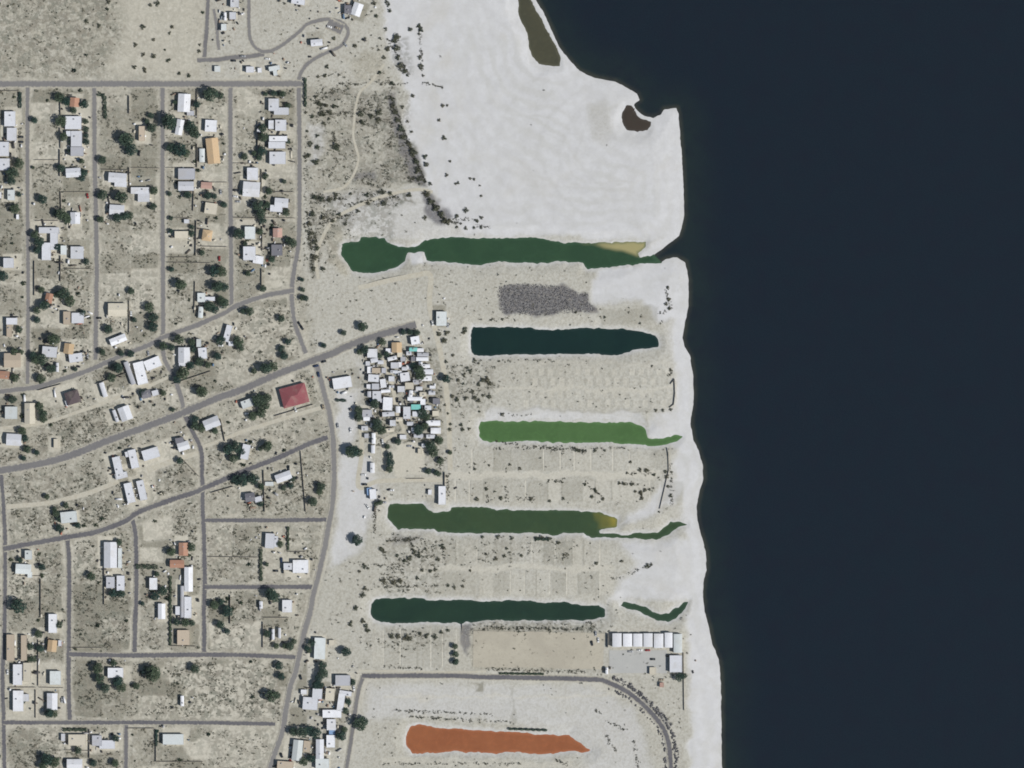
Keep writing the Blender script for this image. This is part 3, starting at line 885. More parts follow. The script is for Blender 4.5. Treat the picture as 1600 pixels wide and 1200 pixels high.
def prism(bm, prof, y0, y1, swap=False):
    """profile in (x, z), run along y (or along x when swap)"""
    a = [bm.verts.new((y0, p[0], p[1]) if swap else (p[0], y0, p[1])) for p in prof]
    c = [bm.verts.new((y1, p[0], p[1]) if swap else (p[0], y1, p[1])) for p in prof]
    n = len(prof)
    for i in range(n):
        bm.faces.new((a[i], a[(i + 1) % n], c[(i + 1) % n], c[i]))
    bm.faces.new(a)
    bm.faces.new(c[::-1])


def roof_bm(kind, hx, hy, z):
    """roof over a half-extent hx, hy at eave height z"""
    def fn(bm):
        o = .45 if kind in 'gh' else .15
        ax, ay = hx + o, hy + o
        if kind in 'gt':
            along_x = hx > hy
            a, l = (ay, ax) if along_x else (ax, ay)
            if kind == 'g':
                r = a * .24
                pr = [(-a, z), (-a, z - .16), (a, z - .16), (a, z), (0, z + r)]
            else:
                r = .38
                pr = [(-a, z), (-a, z - .14), (a, z - .14), (a, z), (a * .55, z + r * .75), (0, z + r), (-a * .55, z + r * .75)]
            prism(bm, pr, -l, l, along_x)
        elif kind == 'h':
            r = min(ax, ay) * .30
            q = [bm.verts.new(c) for c in ((-ax, -ay, z), (ax, -ay, z), (ax, ay, z), (-ax, ay, z))]
            u = [bm.verts.new((c.co.x, c.co.y, z - .18)) for c in q]
            if ax > ay:
                e0, e1 = bm.verts.new((-(ax - ay), 0, z + r)), bm.verts.new((ax - ay, 0, z + r))
                fs = [(q[0], q[1], e1, e0), (q[1], q[2], e1), (q[2], q[3], e0, e1), (q[3], q[0], e0)]
            else:
                e0, e1 = bm.verts.new((0, -(ay - ax), z + r)), bm.verts.new((0, ay - ax, z + r))
                fs = [(q[0], q[1], e0), (q[1], q[2], e1, e0), (q[2], q[3], e1), (q[3], q[0], e0, e1)]
            for f in fs:
                bm.faces.new(f)
            for i in range(4):
                bm.faces.new((q[i], u[i], u[(i + 1) % 4], q[(i + 1) % 4]))
            bm.faces.new(u[::-1])
        else:                                   # flat roof with a raised rim and a slight fall
            box(bm, -ax, ax, -ay, ay, z - .15, z + .05)
            for (x0, x1, y0, y1) in ((-ax, ax, -ay, -ay + .2), (-ax, ax, ay - .2, ay), (-ax, -ax + .2, -ay + .2, ay - .2), (ax - .2, ax, -ay + .2, ay - .2)):
                box(bm, x0, x1, y0, y1, z + .052, z + .2)
    return fn


cool_me = bm_mesh('rooftop_cooler', lambda bm: (box(bm, -.55, .55, -.55, .55, 0, .85), box(bm, -.4, .4, -.4, .4, .852, .95)), unitm)
win_me = bm_mesh('window', lambda bm: box(bm, -.03, .03, -.7, .7, -.5, .5), glass)
door_me = bm_mesh('door', lambda bm: box(bm, -.04, .04, -.5, .5, 0, 2.1), doorm)
SHAPE = {'g': 'gable roofed', 'f': 'flat roofed', 'h': 'hip roofed', 't': 'mobile home', 's': 'small', 'u': 'storage unit'}
n_house = [0]


def building(spec):
    """spec 'cx cy w h rot colour kind' joined by '+' for the wings of one building"""
    parts = [q.split() for q in spec.split('+')]
    cx, cy, w, h, rot, colr, kind = parts[0]
    cx, cy, w, h, rot = (float(v) for v in (cx, cy, w, h, rot))
    name, cat = {'t': ('mobile_home', 'mobile home'), 's': ('shed', 'shed'), 'u': ('storage_unit', 'storage unit')}.get(kind, ('house', 'house'))
    big, lo = max(w, h), min(w, h)
    size = '' if kind in 'tsu' else ('large ' if big >= 28 else 'small ' if big < 16 else '')
    if kind in 'tu':
        size = 'long ' if big / lo > 2.2 else 'short ' if big < 12 else ''
    cn = COL[colr][0]
    desc = {'t': '%s%s mobile home', 's': '%s%s roofed shed', 'u': '%s%s storage unit'}.get(kind, '%s%s %s house')
    desc = desc % ((size, cn) if kind in 'tsu' else (size, cn, 'L-shaped' if len(parts) > 1 else SHAPE[kind]))
    eave = {'t': 3.2, 's': 2.5, 'u': 3.8}.get(kind, 3.7)
    z0 = ground_z(cx, cy)
    root = empty(name, (wx(cx), wy(cy), z0 - .02), math.radians(-rot))
    root['category'] = cat
    root['group'] = {'t': 'mobile homes of the shore town', 's': 'sheds in the yards', 'u': 'storage units in the row by the beach'}.get(kind, 'houses of the shore town')
    pending.append((root, desc, cat, cx, cy))
    for k, pt in enumerate(parts):
        px, py, pw, ph = (float(v) for v in pt[:4])
        pr = float(pt[4])
        pc, pk = pt[5], pt[6]
        dx, dy = (px - cx) * S, -(py - cy) * S
        a = math.radians(rot)
        lx, ly = dx * math.cos(a) - dy * math.sin(a), dx * math.sin(a) + dy * math.cos(a)
        rr = math.radians(-(pr - rot))
        ev = eave - k * .28 + (rnd.random() - .5) * .1
        hx, hy = pw * S / 2 - .35, ph * S / 2 - .35
        wl = link('wall', bm_mesh('wall', lambda bm: box(bm, -hx + .05, hx - .05, -hy + .05, hy - .05, -.1 if k == 0 else -.1, ev - .17), stucco), None, root)
        rf = link('roof', bm_mesh('roof', roof_bm(pk if pk in 'ghtf' else 'f' if pk == 's' else 't', hx, hy, ev), RM[pc]), None, root)
        for o in (wl, rf):
            o.location = (lx, ly, 0)
            o.rotation_euler = (0, 0, rr)
        if k == 0 and kind not in 's':
            d = link('door', door_me, None, wl)
            d.location = (hx - .02, -hy * .3, .05)
            for q in (.45, -.72):
                wn = link('window', win_me, None, wl)
                wn.location = (hx - .02, hy * q, 1.6)
        if kind in 'ghf' and pw * ph > 150 and (n_house[0] + k) % 3 != 1 or kind == 't' and n_house[0] % 2:
            c = link('rooftop_cooler', cool_me, None, rf)
            u, v = rnd.uniform(-.5, .5) * hx, rnd.uniform(-.55, .55) * hy
            c.location = (u, v, ev + .12)
    n_house[0] += 1
    return root


def grow(sp, k):
    q = sp.split()
    return ' '.join(q[:2] + ['%.1f' % (float(q[2]) * k), '%.1f' % (float(q[3]) * k)] + q[4:])


PARK = '\n'.join(grow(q, 1.1) for q in PARK.replace('\n', ';').split(';') if q.strip())
for blk in (HOUSES, PARK, STORE):
    for s in blk.replace('\n', ';').split(';'):
        if s.strip():
            building(s)

# ------------------------------------------------------------------ trees
leafm, t, b = new_mat('leaves')
oi = N(t, 'ShaderNodeObjectInfo')
lv = attr(t, 'leaf')
c1 = mixc(t, ramp(t, oi.outputs['Random'], 0, 1), (.014, .036, .035), (.036, .056, .038))
c2 = mixc(t, ramp(t, oi.outputs['Random'], 0, 1), (.036, .075, .058), (.085, .118, .068))
t.links.new(mixc(t, lv, c1, c2), b.inputs['Base Color'])
b.inputs['Roughness'].default_value = .7
b.inputs['Specular IOR Level'].default_value = .2
barkm, t, b = new_mat('bark')
t.links.new(mixc(t, noise(t, 2.0), (.12, .09, .065), (.2, .16, .12)), b.inputs['Base Color'])
shrubm, t, b = new_mat('desert_shrub_leaves')
oi = N(t, 'ShaderNodeObjectInfo')
c1 = mixc(t, oi.outputs['Random'], (.035, .048, .034), (.075, .078, .052))
c2 = mixc(t, oi.outputs['Random'], (.075, .088, .058), (.125, .115, .08))
t.links.new(mixc(t, attr(t, 'leaf'), c1, c2), b.inputs['Base Color'])
b.inputs['Roughness'].default_value = .8
b.inputs['Specular IOR Level'].default_value = .1


def leaves_np(pts, nrm, size, g):
    """little kite leaves at pts facing roughly along nrm"""
    n = len(pts)
    r = g.normal(size=(n, 3))
    nn = nrm + .7 * r
    nn /= np.linalg.norm(nn, axis=1)[:, None]
    a = np.cross(nn, g.normal(size=(n, 3)))
    a /= np.linalg.norm(a, axis=1)[:, None]
    c = np.cross(nn, a)
    s = (size * g.uniform(.6, 1.3, n))[:, None]
    v = np.stack([pts - a * s, pts + c * s * .6, pts + a * s, pts - c * s * .6], 1).reshape(-1, 3)
    return v, np.arange(n * 4).reshape(n, 4)


def crown_mesh(k, lobes, nleaf, size, squash, mat, name, zc):
    g = np.random.default_rng(100 + k)
    cs = []
    for i in range(lobes):
        a = 2 * math.pi * (i + g.uniform(-.3, .3)) / max(1, lobes - 1)
        rr = 0 if i == 0 else g.uniform(.38, .66)
        cs.append((rr * math.cos(a), rr * math.sin(a), g.uniform(-.15, .18) + (.2 if i == 0 else 0), g.uniform(.34, .52) + (.1 if i == 0 else 0)))
    P_, N_ = [], []
    for i in range(nleaf):
        c = cs[i % lobes]
        d = g.normal(size=3)
        d /= np.linalg.norm(d)
        rad = c[3] * g.uniform(.45, 1.05) ** .6
        P_.append((c[0] + d[0] * rad, c[1] + d[1] * rad, (c[2] + d[2] * rad) * squash))
        N_.append((d[0], d[1], d[2] + .35))
    P_, N_ = np.array(P_), np.array(N_)
    P_[:, 2] += zc
    v, f = leaves_np(P_, N_, size, g)
    me = mesh_np(name, v, f, mat)
    lf = np.repeat(np.clip(.5 + .35 * vnoise(P_[:, 0] * 10 + 50, P_[:, 1] * 10 + 50, 3.2, 60 + k) + g.normal(0, .22, nleaf), 0, 1), 4)
    set_attr(me, 'leaf', lf)
    return me


def trunk_fn(k):
    g = random.Random(k)

    def fn(bm):
        def limb(p0, p1, r0, r1, n=6):
            d = (p1 - p0).normalized()
            u = d.orthogonal().normalized()
            q = d.cross(u)
            ra = [bm.verts.new(p0 + (u * math.cos(2 * math.pi * i / n) + q * math.sin(2 * math.pi * i / n)) * r0) for i in range(n)]
            rb = [bm.verts.new(p1 + (u * math.cos(2 * math.pi * i / n) + q * math.sin(2 * math.pi * i / n)) * r1) for i in range(n)]
            for i in range(n):
                bm.faces.new((ra[i], ra[(i + 1) % n], rb[(i + 1) % n], rb[i]))
            bm.faces.new(rb)
        top = Vector((g.uniform(-.05, .05), g.uniform(-.05, .05), .62))
        limb(Vector((0, 0, -.03)), top, .075, .05)
        for i in range(4):
            a = i * 1.57 + g.uniform(-.4, .4)
            limb(top * .92, top + Vector((math.cos(a) * .42, math.sin(a) * .42, .38)), .04, .015)
    return fn


CROWNS = [crown_mesh(k, 7 + k % 3, 1000, .105, .72, leafm, 'crown', .98) for k in range(6)]
TRUNKS = [bm_mesh('trunk', trunk_fn(k), barkm) for k in range(3)]
SHRUBS = [crown_mesh(20 + k, 4 + k % 3, 170, .17, .62, shrubm, 'shrub', .38) for k in range(6)]

TREES = """93 152 8;104 158 7;105 161 5;132 163 8;115 173 6;54 188 6;96 190 9;134 190 5;135 202 5;135 212 5;135 222 6;111 222 4;30 256 8;100 214 7;108 236 3;128 252 5;160 250 7;198 218 13;205 234 10
20 270 10;18 283 7;52 262 3;96 263 7;131 270 7;128 278 6;67 312 8;24 326 8;55 367 8;62 378 9;58 391 7;97 335 9;105 342 8;88 333 6;191 308 11;184 341 8;195 338 8;160 305 8;157 343 6;90 386 6;30 304 5
5 431 9;70 477 9;58 485 6;100 458 10;110 470 9;90 460 7;65 453 6;129 489 6;135 409 5;30 515 6;84 530 10;170 515 8;58 500 6;265 191 14;297 198 9;303 206 9;329 147 12;345 150 6;237 200 8;230 190 5;236 181 5
268 231 8;282 235 11;291 239 8;308 163 6;274 160 4;307 211 6;241 298 7;240 323 6;325 306 7;335 307 5;294 305 7;265 303 4;267 341 4;267 361 4;299 365 6;374 366 10;350 320 6;300 355 4;316 395 5;203 337 6
335 424 10;347 424 9;340 448 10;351 449 7;346 470 8;327 478 9;336 483 8;350 474 9;283 445 10;234 480 8;240 496 8;240 511 8;210 500 5;205 455 6;268 421 5;280 530 8;345 532 8;372 534 9;376 543 7;300 535 6
415 147 4;428 146 5;440 147 5;411 200 7;412 215 9;410 236 8;405 246 6;450 165 5;382 245 6;450 221 4;404 322 11;408 334 8;418 320 6;448 332 6;415 275 5;420 299 6;451 376 7;457 380 8;406 362 6;411 345 6;444 284 4;383 381 4;397 240 5;380 300 5
425 405 6;390 487 7;440 498 6;380 486 5;388 428 5;411 451 6;472 437 4;473 453 4;478 466 5;473 466 5;450 534 6;444 556 7;415 576 10;427 573 8;397 580 5;440 545 6
24 590 8;52 556 7;56 562 8;66 562 9;80 576 8;64 592 8;22 549 7;33 550 5;185 575 9;175 590 7;20 624 7;62 634 7;68 646 8;68 654 7;160 550 6;190 552 5;118 577 4;205 553 6;256 541 8;268 543 6;298 571 7;286 583 10;277 593 7;311 565 8;325 570 6;340 557 7;316 612 10;255 614 5;301 545 6;223 614 6
305 665 8;315 669 7;336 673 6;306 655 6;270 640 4;404 625 11;413 633 10;418 622 8;395 650 8;409 645 8;35 673 7;39 685 6;43 702 7;58 707 5;37 716 5;85 795 4;103 790 5;88 802 6;93 811 5;74 776 5
356 702 9;368 698 9;378 706 6;365 716 7;374 715 5;281 720 6;418 697 9;407 701 4;551 705 11;561 707 7;380 751 11;396 748 10;408 760 6;370 750 8;457 748 5;443 762 5;454 759 6;489 784 8;499 768 6;407 787 5;502 760 7
94 826 7;122 821 6;32 875 5;186 847 6;30 946 12;66 886 6;143 900 7;177 927 8;190 928 7;268 862 8;299 855 7;255 923 8;243 932 7;245 897 5;223 943 4;424 928 11;431 933 8;438 850 6;558 844 9;417 882 4
61 990 7;63 1013 7;52 1030 6;93 976 6;153 1044 9;156 1060 9;165 1075 8;185 1064 9;190 1074 8;48 1010 6;45 1030 5;178 1036 6;76 1004 4;240 1052 14;230 1048 8;276 972 6;290 972 7;300 973 6;305 1044 8;335 945 8;355 955 9;345 976 7;355 986 5;346 940 6
453 1010 7;445 1009 5;459 1002 5;432 1009 5;418 990 6;504 1039 8;505 1052 9;498 1060 7;487 1004 6;541 1018 8;436 1040 7;440 1057 7;480 1012 5;77 1114 8;84 1115 7;74 1186 10;86 1190 9;68 1196 8;181 1153 6;180 1192 7;122 1172 6;37 1095 4;146 1192 6
425 1087 11;433 1086 6;459 1143 8;472 1144 9;483 1141 8;493 1145 9;534 1149 9;538 1140 6;544 1096 6;563 1131 11;569 1126 7;494 1070 7;502 1070 6;540 1110 6;551 1066 6;475 1190 7;486 1185 7;213 1072 6
567 511 9;537 520 5;506 540 5;598 534 6;570 546 7;562 550 5;697 592 8;586 631 8;654 577 9;657 586 8;646 572 6;560 641 7;593 556 5;604 553 5;560 652 8;589 663 9;596 672 8;660 646 8;667 652 7;654 672 9;664 666 7;549 706 9
609 712 6;610 722 7;609 733 7;622 690 6;686 688 8;672 696 8;677 706 9;688 720 6;669 736 6;703 707 4;605 698 5;652 520 5;641 519 5;630 519 5;712 1022 6;711 1010 5;712 1034 6;1062 1058 7;1069 1056 5;483 1016 5;681 738 5;685 740 5;594 785 5;588 787 4"""
G_TREE = 'trees growing in the shore town'


def tree(x, y, r, i):
    R = r * S
    root = empty('tree', (wx(x), wy(y), ground_z(x, y)), rnd.uniform(0, 6.28))
    root['category'] = 'tree'
    root['group'] = G_TREE
    hgt = R * rnd.uniform(.85, 1.05)
    root.scale = (R * .98, R * .98, hgt)
    cr = link('crown', CROWNS[i % 6], None, root)
    link('trunk', TRUNKS[i % 3], None, root)
    d = {0: 'small bushy green tree', 1: 'middling round green tree', 2: 'broad dark green tree'}[0 if r < 6 else 1 if r < 9 else 2]
    pending.append((root, d, 'tree', x, y))
    return root


for i, s in enumerate(TREES.replace('\n', ';').split(';')):
    x, y, r = (float(v) for v in s.split())
    tree(x, y, r, i)

# ------------------------------------------------------------------ single desert shrubs
shr = []
for s in """604 3 4;607 7 4;609 17 4;603 45 3.5;641 46 4;655 40 4;658 46 5;655 53 3;620 58 7;617 64 6;620 75 7;606 76 5;622 90 5;626 104 7;632 112 5;656 90 4;658 104 5;637 118 3;661 118 3;612 130 4;645 150 4
629 167 4;692 165 3.4;699 165 3;613 154 5;614 164 5;617 176 5;621 188 6;626 201 6;630 214 6;637 190 3;686 188 3.5;643 206 3;694 216 4.5;563 178 6;567 192 6;580 182 5;592 176 6;591 187 5;664 245 5;666 257 5;703 252 3;698 274 4
672 287 4;712 287 3;716 286 3;735 279 3;741 280 3;750 290 2.5;728 329 5;752 306 2.5;640 226 6;646 238 7;650 252 7;653 266 7;655 280 6;668 303 6;673 315 7;681 325 7;690 336 8;694 346 7;664 340 4;525 230 8;494 253 6;485 225 5;483 243 5
496 212 4;505 178 6;496 230 5;515 175 5;510 165 4;500 163 5;522 166 5;478 176 3;488 182 4;506 193 4;500 178 4;514 186 3;494 151 4;478 245 5;480 205 3;700 347 5;714 338 4;745 345 4;752 340 4;752 356 3;741 356 3;728 357 4;714 355 3
548 303 4;573 305 5;598 300 6;610 302 5;640 305 5;600 318 6;575 318 4;502 310 6;515 312 5;492 308 5;525 305 5;488 335 6;484 350 6;486 365 5;492 378 5;495 388 6;493 402 6;490 420 5;505 420 5;560 330 5;540 350 4;520 345 5;530 335 4;505 340 5
508 118 4;530 117 3;497 120 3;555 72 4;570 62 4;522 60 4;553 72 3;592 78 3;585 5 5;588 25 4;594 60 3;600 90 4;593 114 5;511 104 4;224 85 4;240 88 5;212 70 4;226 108 4;227 112 4;210 105 5;223 42 5;269 42 4;265 52 3;240 62 3;280 115 4;170 3 5;246 5 5;135 33 4;155 40 4;235 8 4;295 118 4;312 70 3;311 80 4;262 95 3
735 580 5;754 594 6;761 593 7;748 600 5;765 600 5;716 594 5;725 586 5;707 619 5;714 624 6;728 622 6;738 612 5;742 622 6;748 626 5;764 620 5;755 618 4;724 600 4;730 575 4;748 568 3;742 563 5;727 515 6;724 520 5;768 500 3;785 499 3.5;694 532 7;698 520 6;686 522 5;708 555 4;697 565 5;704 663 4;703 671 5;721 664 5;723 671 5;703 707 4;695 633 4;785 648 5;749 643 3;733 670 4;700 646 3
900 488 3;945 496 4;1000 505 3;1046 482 4;1045 468 4;1041 475 4;1044 450 4;1048 578 4;1048 640 4;1036 641 4;1025 641 4;1019 572 3;860 700 4;880 702 3;901 703 5;905 705 4;930 704 4;945 704 3;985 722 4;980 739 4;1000 734 5;1010 735 5;1022 742 4;1008 766 5;1002 770 5;1015 765 4;1003 779 4;975 756 5;968 755 4;987 757 4;993 768 4;914 757 4;930 765 4;925 776 4;931 768 4;942 780 4;868 753 3;878 753 3;880 779 4;859 783 4;742 725 3;742 733 4;764 727 3;797 726 4;812 732 4;760 764 4;773 768 3;745 780 5;783 779 5;830 780 5;1042 745 5;1044 760 4;1048 775 5;1040 737 4;1030 800 3
690 853 5;694 856 4;754 839 4;778 839 5;792 857 4;760 866 4;775 873 5;788 869 4;815 868 4;882 867 4;932 880 4;971 877 4;1012 884 6;1018 882 4;846 841 6;858 842 6;838 842 5;873 848 5;800 841 5;655 868 5;596 858 5;600 862 4;640 872 5;632 876 4;665 858 4;685 874 4;621 868 4;648 862 5;660 891 4;673 892 4;652 903 4;680 890 3;700 915 4;710 918 4;723 916 4;735 892 4;600 908 6;615 910 6;625 908 5;570 885 4;575 888 3;562 893 4;570 920 5;567 930 5;556 950 5;548 975 5;572 978 5;575 985 5;567 970 5;612 994 5;622 994 5;635 996 6;640 998 5;657 990 4;667 993 5;680 995 5;700 985 4;690 988 4;698 1001 4;705 1000 4;670 1014 4;660 1042 5;653 1042 4;665 1042 4;638 1042 4;686 1044 5;531 1038 5;552 1042 5;527 1037 4;960 958 4;957 963 5;967 953 4""".replace('\n', ';').split(';'):
    shr.append(tuple(float(v) for v in s.split()))
n_shrub = [0]
SH_OBJ = []


def shrub(x, y, r):
    if land_d(x, y) < 3.0:
        return
    R = r * S * (.74 if x > 690 and y > 490 else .9)
    o = link('shrub', SHRUBS[n_shrub[0] % 6])
    o.location = (wx(x), wy(y), ground_z(x, y) - .05)
    o.rotation_euler = (0, 0, rnd.uniform(0, 6.28))
    o.scale = (R * rnd.uniform(.9, 1.3), R * rnd.uniform(.8, 1.1), R * .85)
    tag(o, None, 'shrub', 'desert shrubs ' + place(x, y))
    SH_OBJ.append((o, x, y, r))
    n_shrub[0] += 1


for s in shr[:298]:
    shrub(*s)
for o, x, y, r in SH_OBJ:
    pending.append((o, ('small' if r < 4.2 else 'spreading') + ' dark shrub', 'shrub', x, y))

# ------------------------------------------------------------------ low brush that nobody could count
road_pts = np.vstack([q[0] for q in ROADS])
road_w = np.concatenate([np.full(len(q[0]), q[1] / 2) for q in ROADS])


def on_road(x, y, pad=1.5):
    d = np.hypot(road_pts[:, 0] - x, road_pts[:, 1] - y)
    return bool((d < road_w + pad).any())


def brush(name, label, n, dens, rmin, rmax, nf, seed, cols, rows=()):
    g = np.random.default_rng(seed)
    V, Fi, L = [], 0, []
    cand = 0
    pts = []
    xs, ys = g.uniform(-15, 1130, n * 12), g.uniform(-15, 1215, n * 12)
    i = np.clip(np.searchsorted(gx, xs), 0, len(gx) - 1)
    j = np.clip(np.searchsorted(gy, ys), 0, len(gy) - 1)
    clump = .5 + .5 * vnoise(xs, ys, 14, seed + 1) + .35 * vnoise(xs, ys, 5, seed + 2)
    pr = dens(i, j) * np.clip(clump, 0, 1.2) ** 2
    ok = (g.random(len(xs)) < pr) & (d_land[j, i] > 5)
    xs, ys = xs[ok], ys[ok]
    for x, y in zip(xs, ys):
        if len(pts) >= n:
            break
        if on_road(x, y):
            continue
        pts.append((x, y))
    for x0, y0, x1, y1, k in rows:
        for _ in range(int(k)):
            q = g.random()
            pts.append((x0 + (x1 - x0) * q + g.normal(0, 1.3), y0 + (y1 - y0) * q + g.normal(0, 1.3)))
    pts = np.array(pts)
    m = len(pts)
    R = g.uniform(rmin, rmax, m) ** 1.0
    base = np.stack([wx(pts[:, 0]), wy(pts[:, 1]), np.array([ground_z(x, y) for x, y in pts])], 1)
    d = g.normal(size=(m, nf, 3))
    d[..., 2] = np.abs(d[..., 2])
    d /= np.linalg.norm(d, axis=2)[..., None]
    c = base[:, None, :] + d * (R[:, None, None] * g.uniform(.3, 1, (m, nf, 1))) * np.array([1.2, 1, .55])
    v, f = leaves_np(c.reshape(-1, 3), d.reshape(-1, 3), np.repeat(R * .45, nf), g)
    v[:, 2] = np.maximum(v[:, 2], np.repeat(base[:, 2], nf * 4) - .1)
    bmat, t, b = new_mat(name + '_leaves')
    t.links.new(mixc(t, attr(t, 'leaf'), *cols), b.inputs['Base Color'])
    b.inputs['Roughness'].default_value = .85
    b.inputs['Specular IOR Level'].default_value = .1
    me = mesh_np(name, v, f, bmat)
    set_attr(me, 'leaf', np.repeat(g.random(m), nf * 4))
    return tag(link(name, me), label, 'brush', None, 'stuff')


brush('low_brush', 'grey green low brush scattered over the empty town lots', 26000, lambda i, j: (.03 + .97 * scrub[j, i] - .9 * salt[j, i] - np.clip(tone[j, i], 0, 1) * .5) * np.where((gy[j] < 126) & (gx[i] < 335), .16, 1.0),
      .5, 1.6, 7, 71, ((.055, .066, .05), (.16, .15, .11)))
brush('dark_tufts', 'tiny dark saltbush tufts dotted over the sandy spits', 3200, lambda i, j: .2 * (1 - salt[j, i]) * (d_land[j, i] < 400) + .1 * scrub[j, i],
      .45, 1.35, 9, 81, ((.05, .055, .042), (.10, .095, .07)),
      [tuple(float(c) for c in q.split()) for q in """615 1110 724 1114 70;724 1114 770 1117 20;637 1120 800 1128 90;596 1194 814 1193 90;870 1188 885 1194 20;930 1110 940 1115 12;948 1127 980 1142 30;948 1150 962 1175 26;990 1155 997 1200 34
760 1045 916 1050 110;600 1042 660 1044 40;749 981 910 983 120;584 916 690 916 60;1018 884 955 906 36;530 131 572 132 30;588 131 640 131 40;660 130 692 136 30;586 792 585 840 50;478 200 476 420 60;770 700 1000 700 60;745 499 812 500 14;608 118 612 200 40
614 160 640 230 110;640 230 664 285 130;662 300 700 350 120;690 344 745 342 30;745 352 770 356 20;700 345 720 350 30;605 60 640 118 60;655 40 660 110 50;480 330 488 420 60;492 310 540 312 40;485 300 490 345 30;540 320 640 305 60;500 350 560 330 50
700 740 700 780 30;760 760 763 785 16;790 760 792 780 14;855 752 885 753 20;810 779 835 779 16;915 755 945 780 30;975 755 1000 757 20;985 740 1015 742 16;1001 770 1004 780 16;1048 725 1050 790 40;1010 735 1030 748 14;690 850 695 880 20;605 845 650 842 60;640 842 650 870 40;560 880 600 884 20
780 648 830 648 10;1040 590 1052 580 8;860 703 880 702 16;895 700 915 706 26;770 690 850 700 30;740 565 870 563 30;500 118 560 110 12;505 180 545 175 40;490 160 530 168 60;560 170 600 190 60;520 205 530 240 40;1040 450 1048 482 30;1030 490 1046 484 10""".replace('\n', ';').split(';')])
brush('yard_bushes', 'dark little garden bushes beyond those built one by one', 800, lambda i, j: .25 * (dirt[j, i] > .5) * np.clip(.7 - tone[j, i], .1, 1) * (gx[i] < 480),
      1.1, 2.5, 34, 95, ((.018, .034, .024), (.06, .075, .045)))

# ------------------------------------------------------------------ hedges, walls and fences
hedgem = leafm


def hedge(pts, wpx, hgt, label):
    p = P(pts)
    g = np.random.default_rng(int(p[0][0] * 7 + p[0][1]))
    Q, Nn = [], []
    for (x0, y0), (x1, y1) in zip(p[:-1], p[1:]):
        L = math.hypot(x1 - x0, y1 - y0)
        n = int(L * 26)
        tt = g.random(n)
        wob = 1 + .35 * np.sin(tt * L * .7) * g.uniform(.5, 1)
        nx, ny = -(y1 - y0) / L, (x1 - x0) / L
        a = g.uniform(0, math.pi, n)
        off = np.cos(a) * wpx * .5 * wob
        Q.append(np.stack([wx(x0 + (x1 - x0) * tt + nx * off), wy(y0 + (y1 - y0) * tt + ny * off), H0 + .1 + np.abs(np.sin(a)) * hgt * wob * g.uniform(.35, 1, n)], 1))
        Nn.append(np.stack([nx * np.cos(a), -ny * np.cos(a), np.sin(a) + .2], 1))
    Q, Nn = np.vstack(Q), np.vstack(Nn)
    v, f = leaves_np(Q, Nn, np.full(len(Q), .42), g)
    me = mesh_np('hedge', v, f, hedgem)
    set_attr(me, 'leaf', np.repeat(g.uniform(0, .6, len(Q)), 4))
    return tag(link('hedge', me), label, 'hedge', 'hedges along the lot edges')


hedge("477,122 477,150 477,167", 4, 2.6, 'tall dark hedge where the top road meets the fifth street')
hedge("31,144 31,169", 5, 1.8, 'brown hedge closing the lot below the top road at far left')
hedge("408,858 407,884 408,908", 4.5, 2.2, 'tall dark hedge left of the house lot beside the winding road')
hedge("98,1140 136,1140", 5, 2.4, 'dark hedge along the south side of the lowest street')
hedge("212,885 247,886", 7, 2.4, 'dark wide hedge right of the white long house in lower town')
hedge("525,625 541,626", 4, 2.0, 'dark short hedge on the pale strip below the white store')
hedge("244,1140 244,1165", 4, 2.0, 'dark hedge left of the pale house below the lowest street')
hedge("450,823 450,860", 3.5, 1.8, 'brownish hedge between two lots by the winding road')
hedge("636,519 655,520", 6, 2.4, 'dark hedge at the upper end of the trailer park')
hedge("152,146 163,150 164,185", 6, 1.5, 'grey green hedge right of the second street at its top')
hedge("432,147 447,147", 6, 2.2, 'dark hedge above the topmost white house near the fifth street')
hedge("838,842 858,843", 4, 1.4, 'dark low hedge on the south bank of the olive green pond')
hedge("795,1139 855,1141", 3, 1.2, 'low dark hedge along the north bank of the orange pond')
hedge("780,1052 850,1053", 3, 1.2, 'low broken hedge along the north side of the loop road')
hedge("266,900 266,1008", 4, 2.0, 'long dark hedge on the left edge of the narrow walled yard')
wallm, t, b = new_mat('block_wall')
t.links.new(mixc(t, noise(t, .8), (.33, .30, .26), (.24, .215, .19)), b.inputs['Base Color'])
b.inputs['Roughness'].default_value = .95


last_fence = [None]


def fence(pts, label, hgt=1.7, name='fence'):
    p = P(pts)
    root = empty(name, (wx(p[0][0]), wy(p[0][1]), ground_z(*p[0])))
    last_fence[0] = root
    tag(root, label, 'fence', 'fences and walls round the lots')
    for (x0, y0), (x1, y1) in zip(p[:-1], p[1:]):
        ax, ay, bx, by = wx(x0) - root.location.x, wy(y0) - root.location.y, wx(x1) - root.location.x, wy(y1) - root.location.y
        L = math.hypot(bx - ax, by - ay)
        n = max(1, round(L / 7))
        ang = math.atan2(by - ay, bx - ax)
        pl = L / n
        me = bm_mesh('panel', lambda bm: (box(bm, .12, pl - .12, -.09, .09, -.1, hgt), box(bm, -.12, .12, -.16, .16, -.1, hgt + .15)), wallm)
        for k in range(n):
            o = link('panel', me, None, root)
            o.location = (ax + (bx - ax) * k / n, ay + (by - ay) * k / n, 0)
            o.rotation_euler = (0, 0, ang)


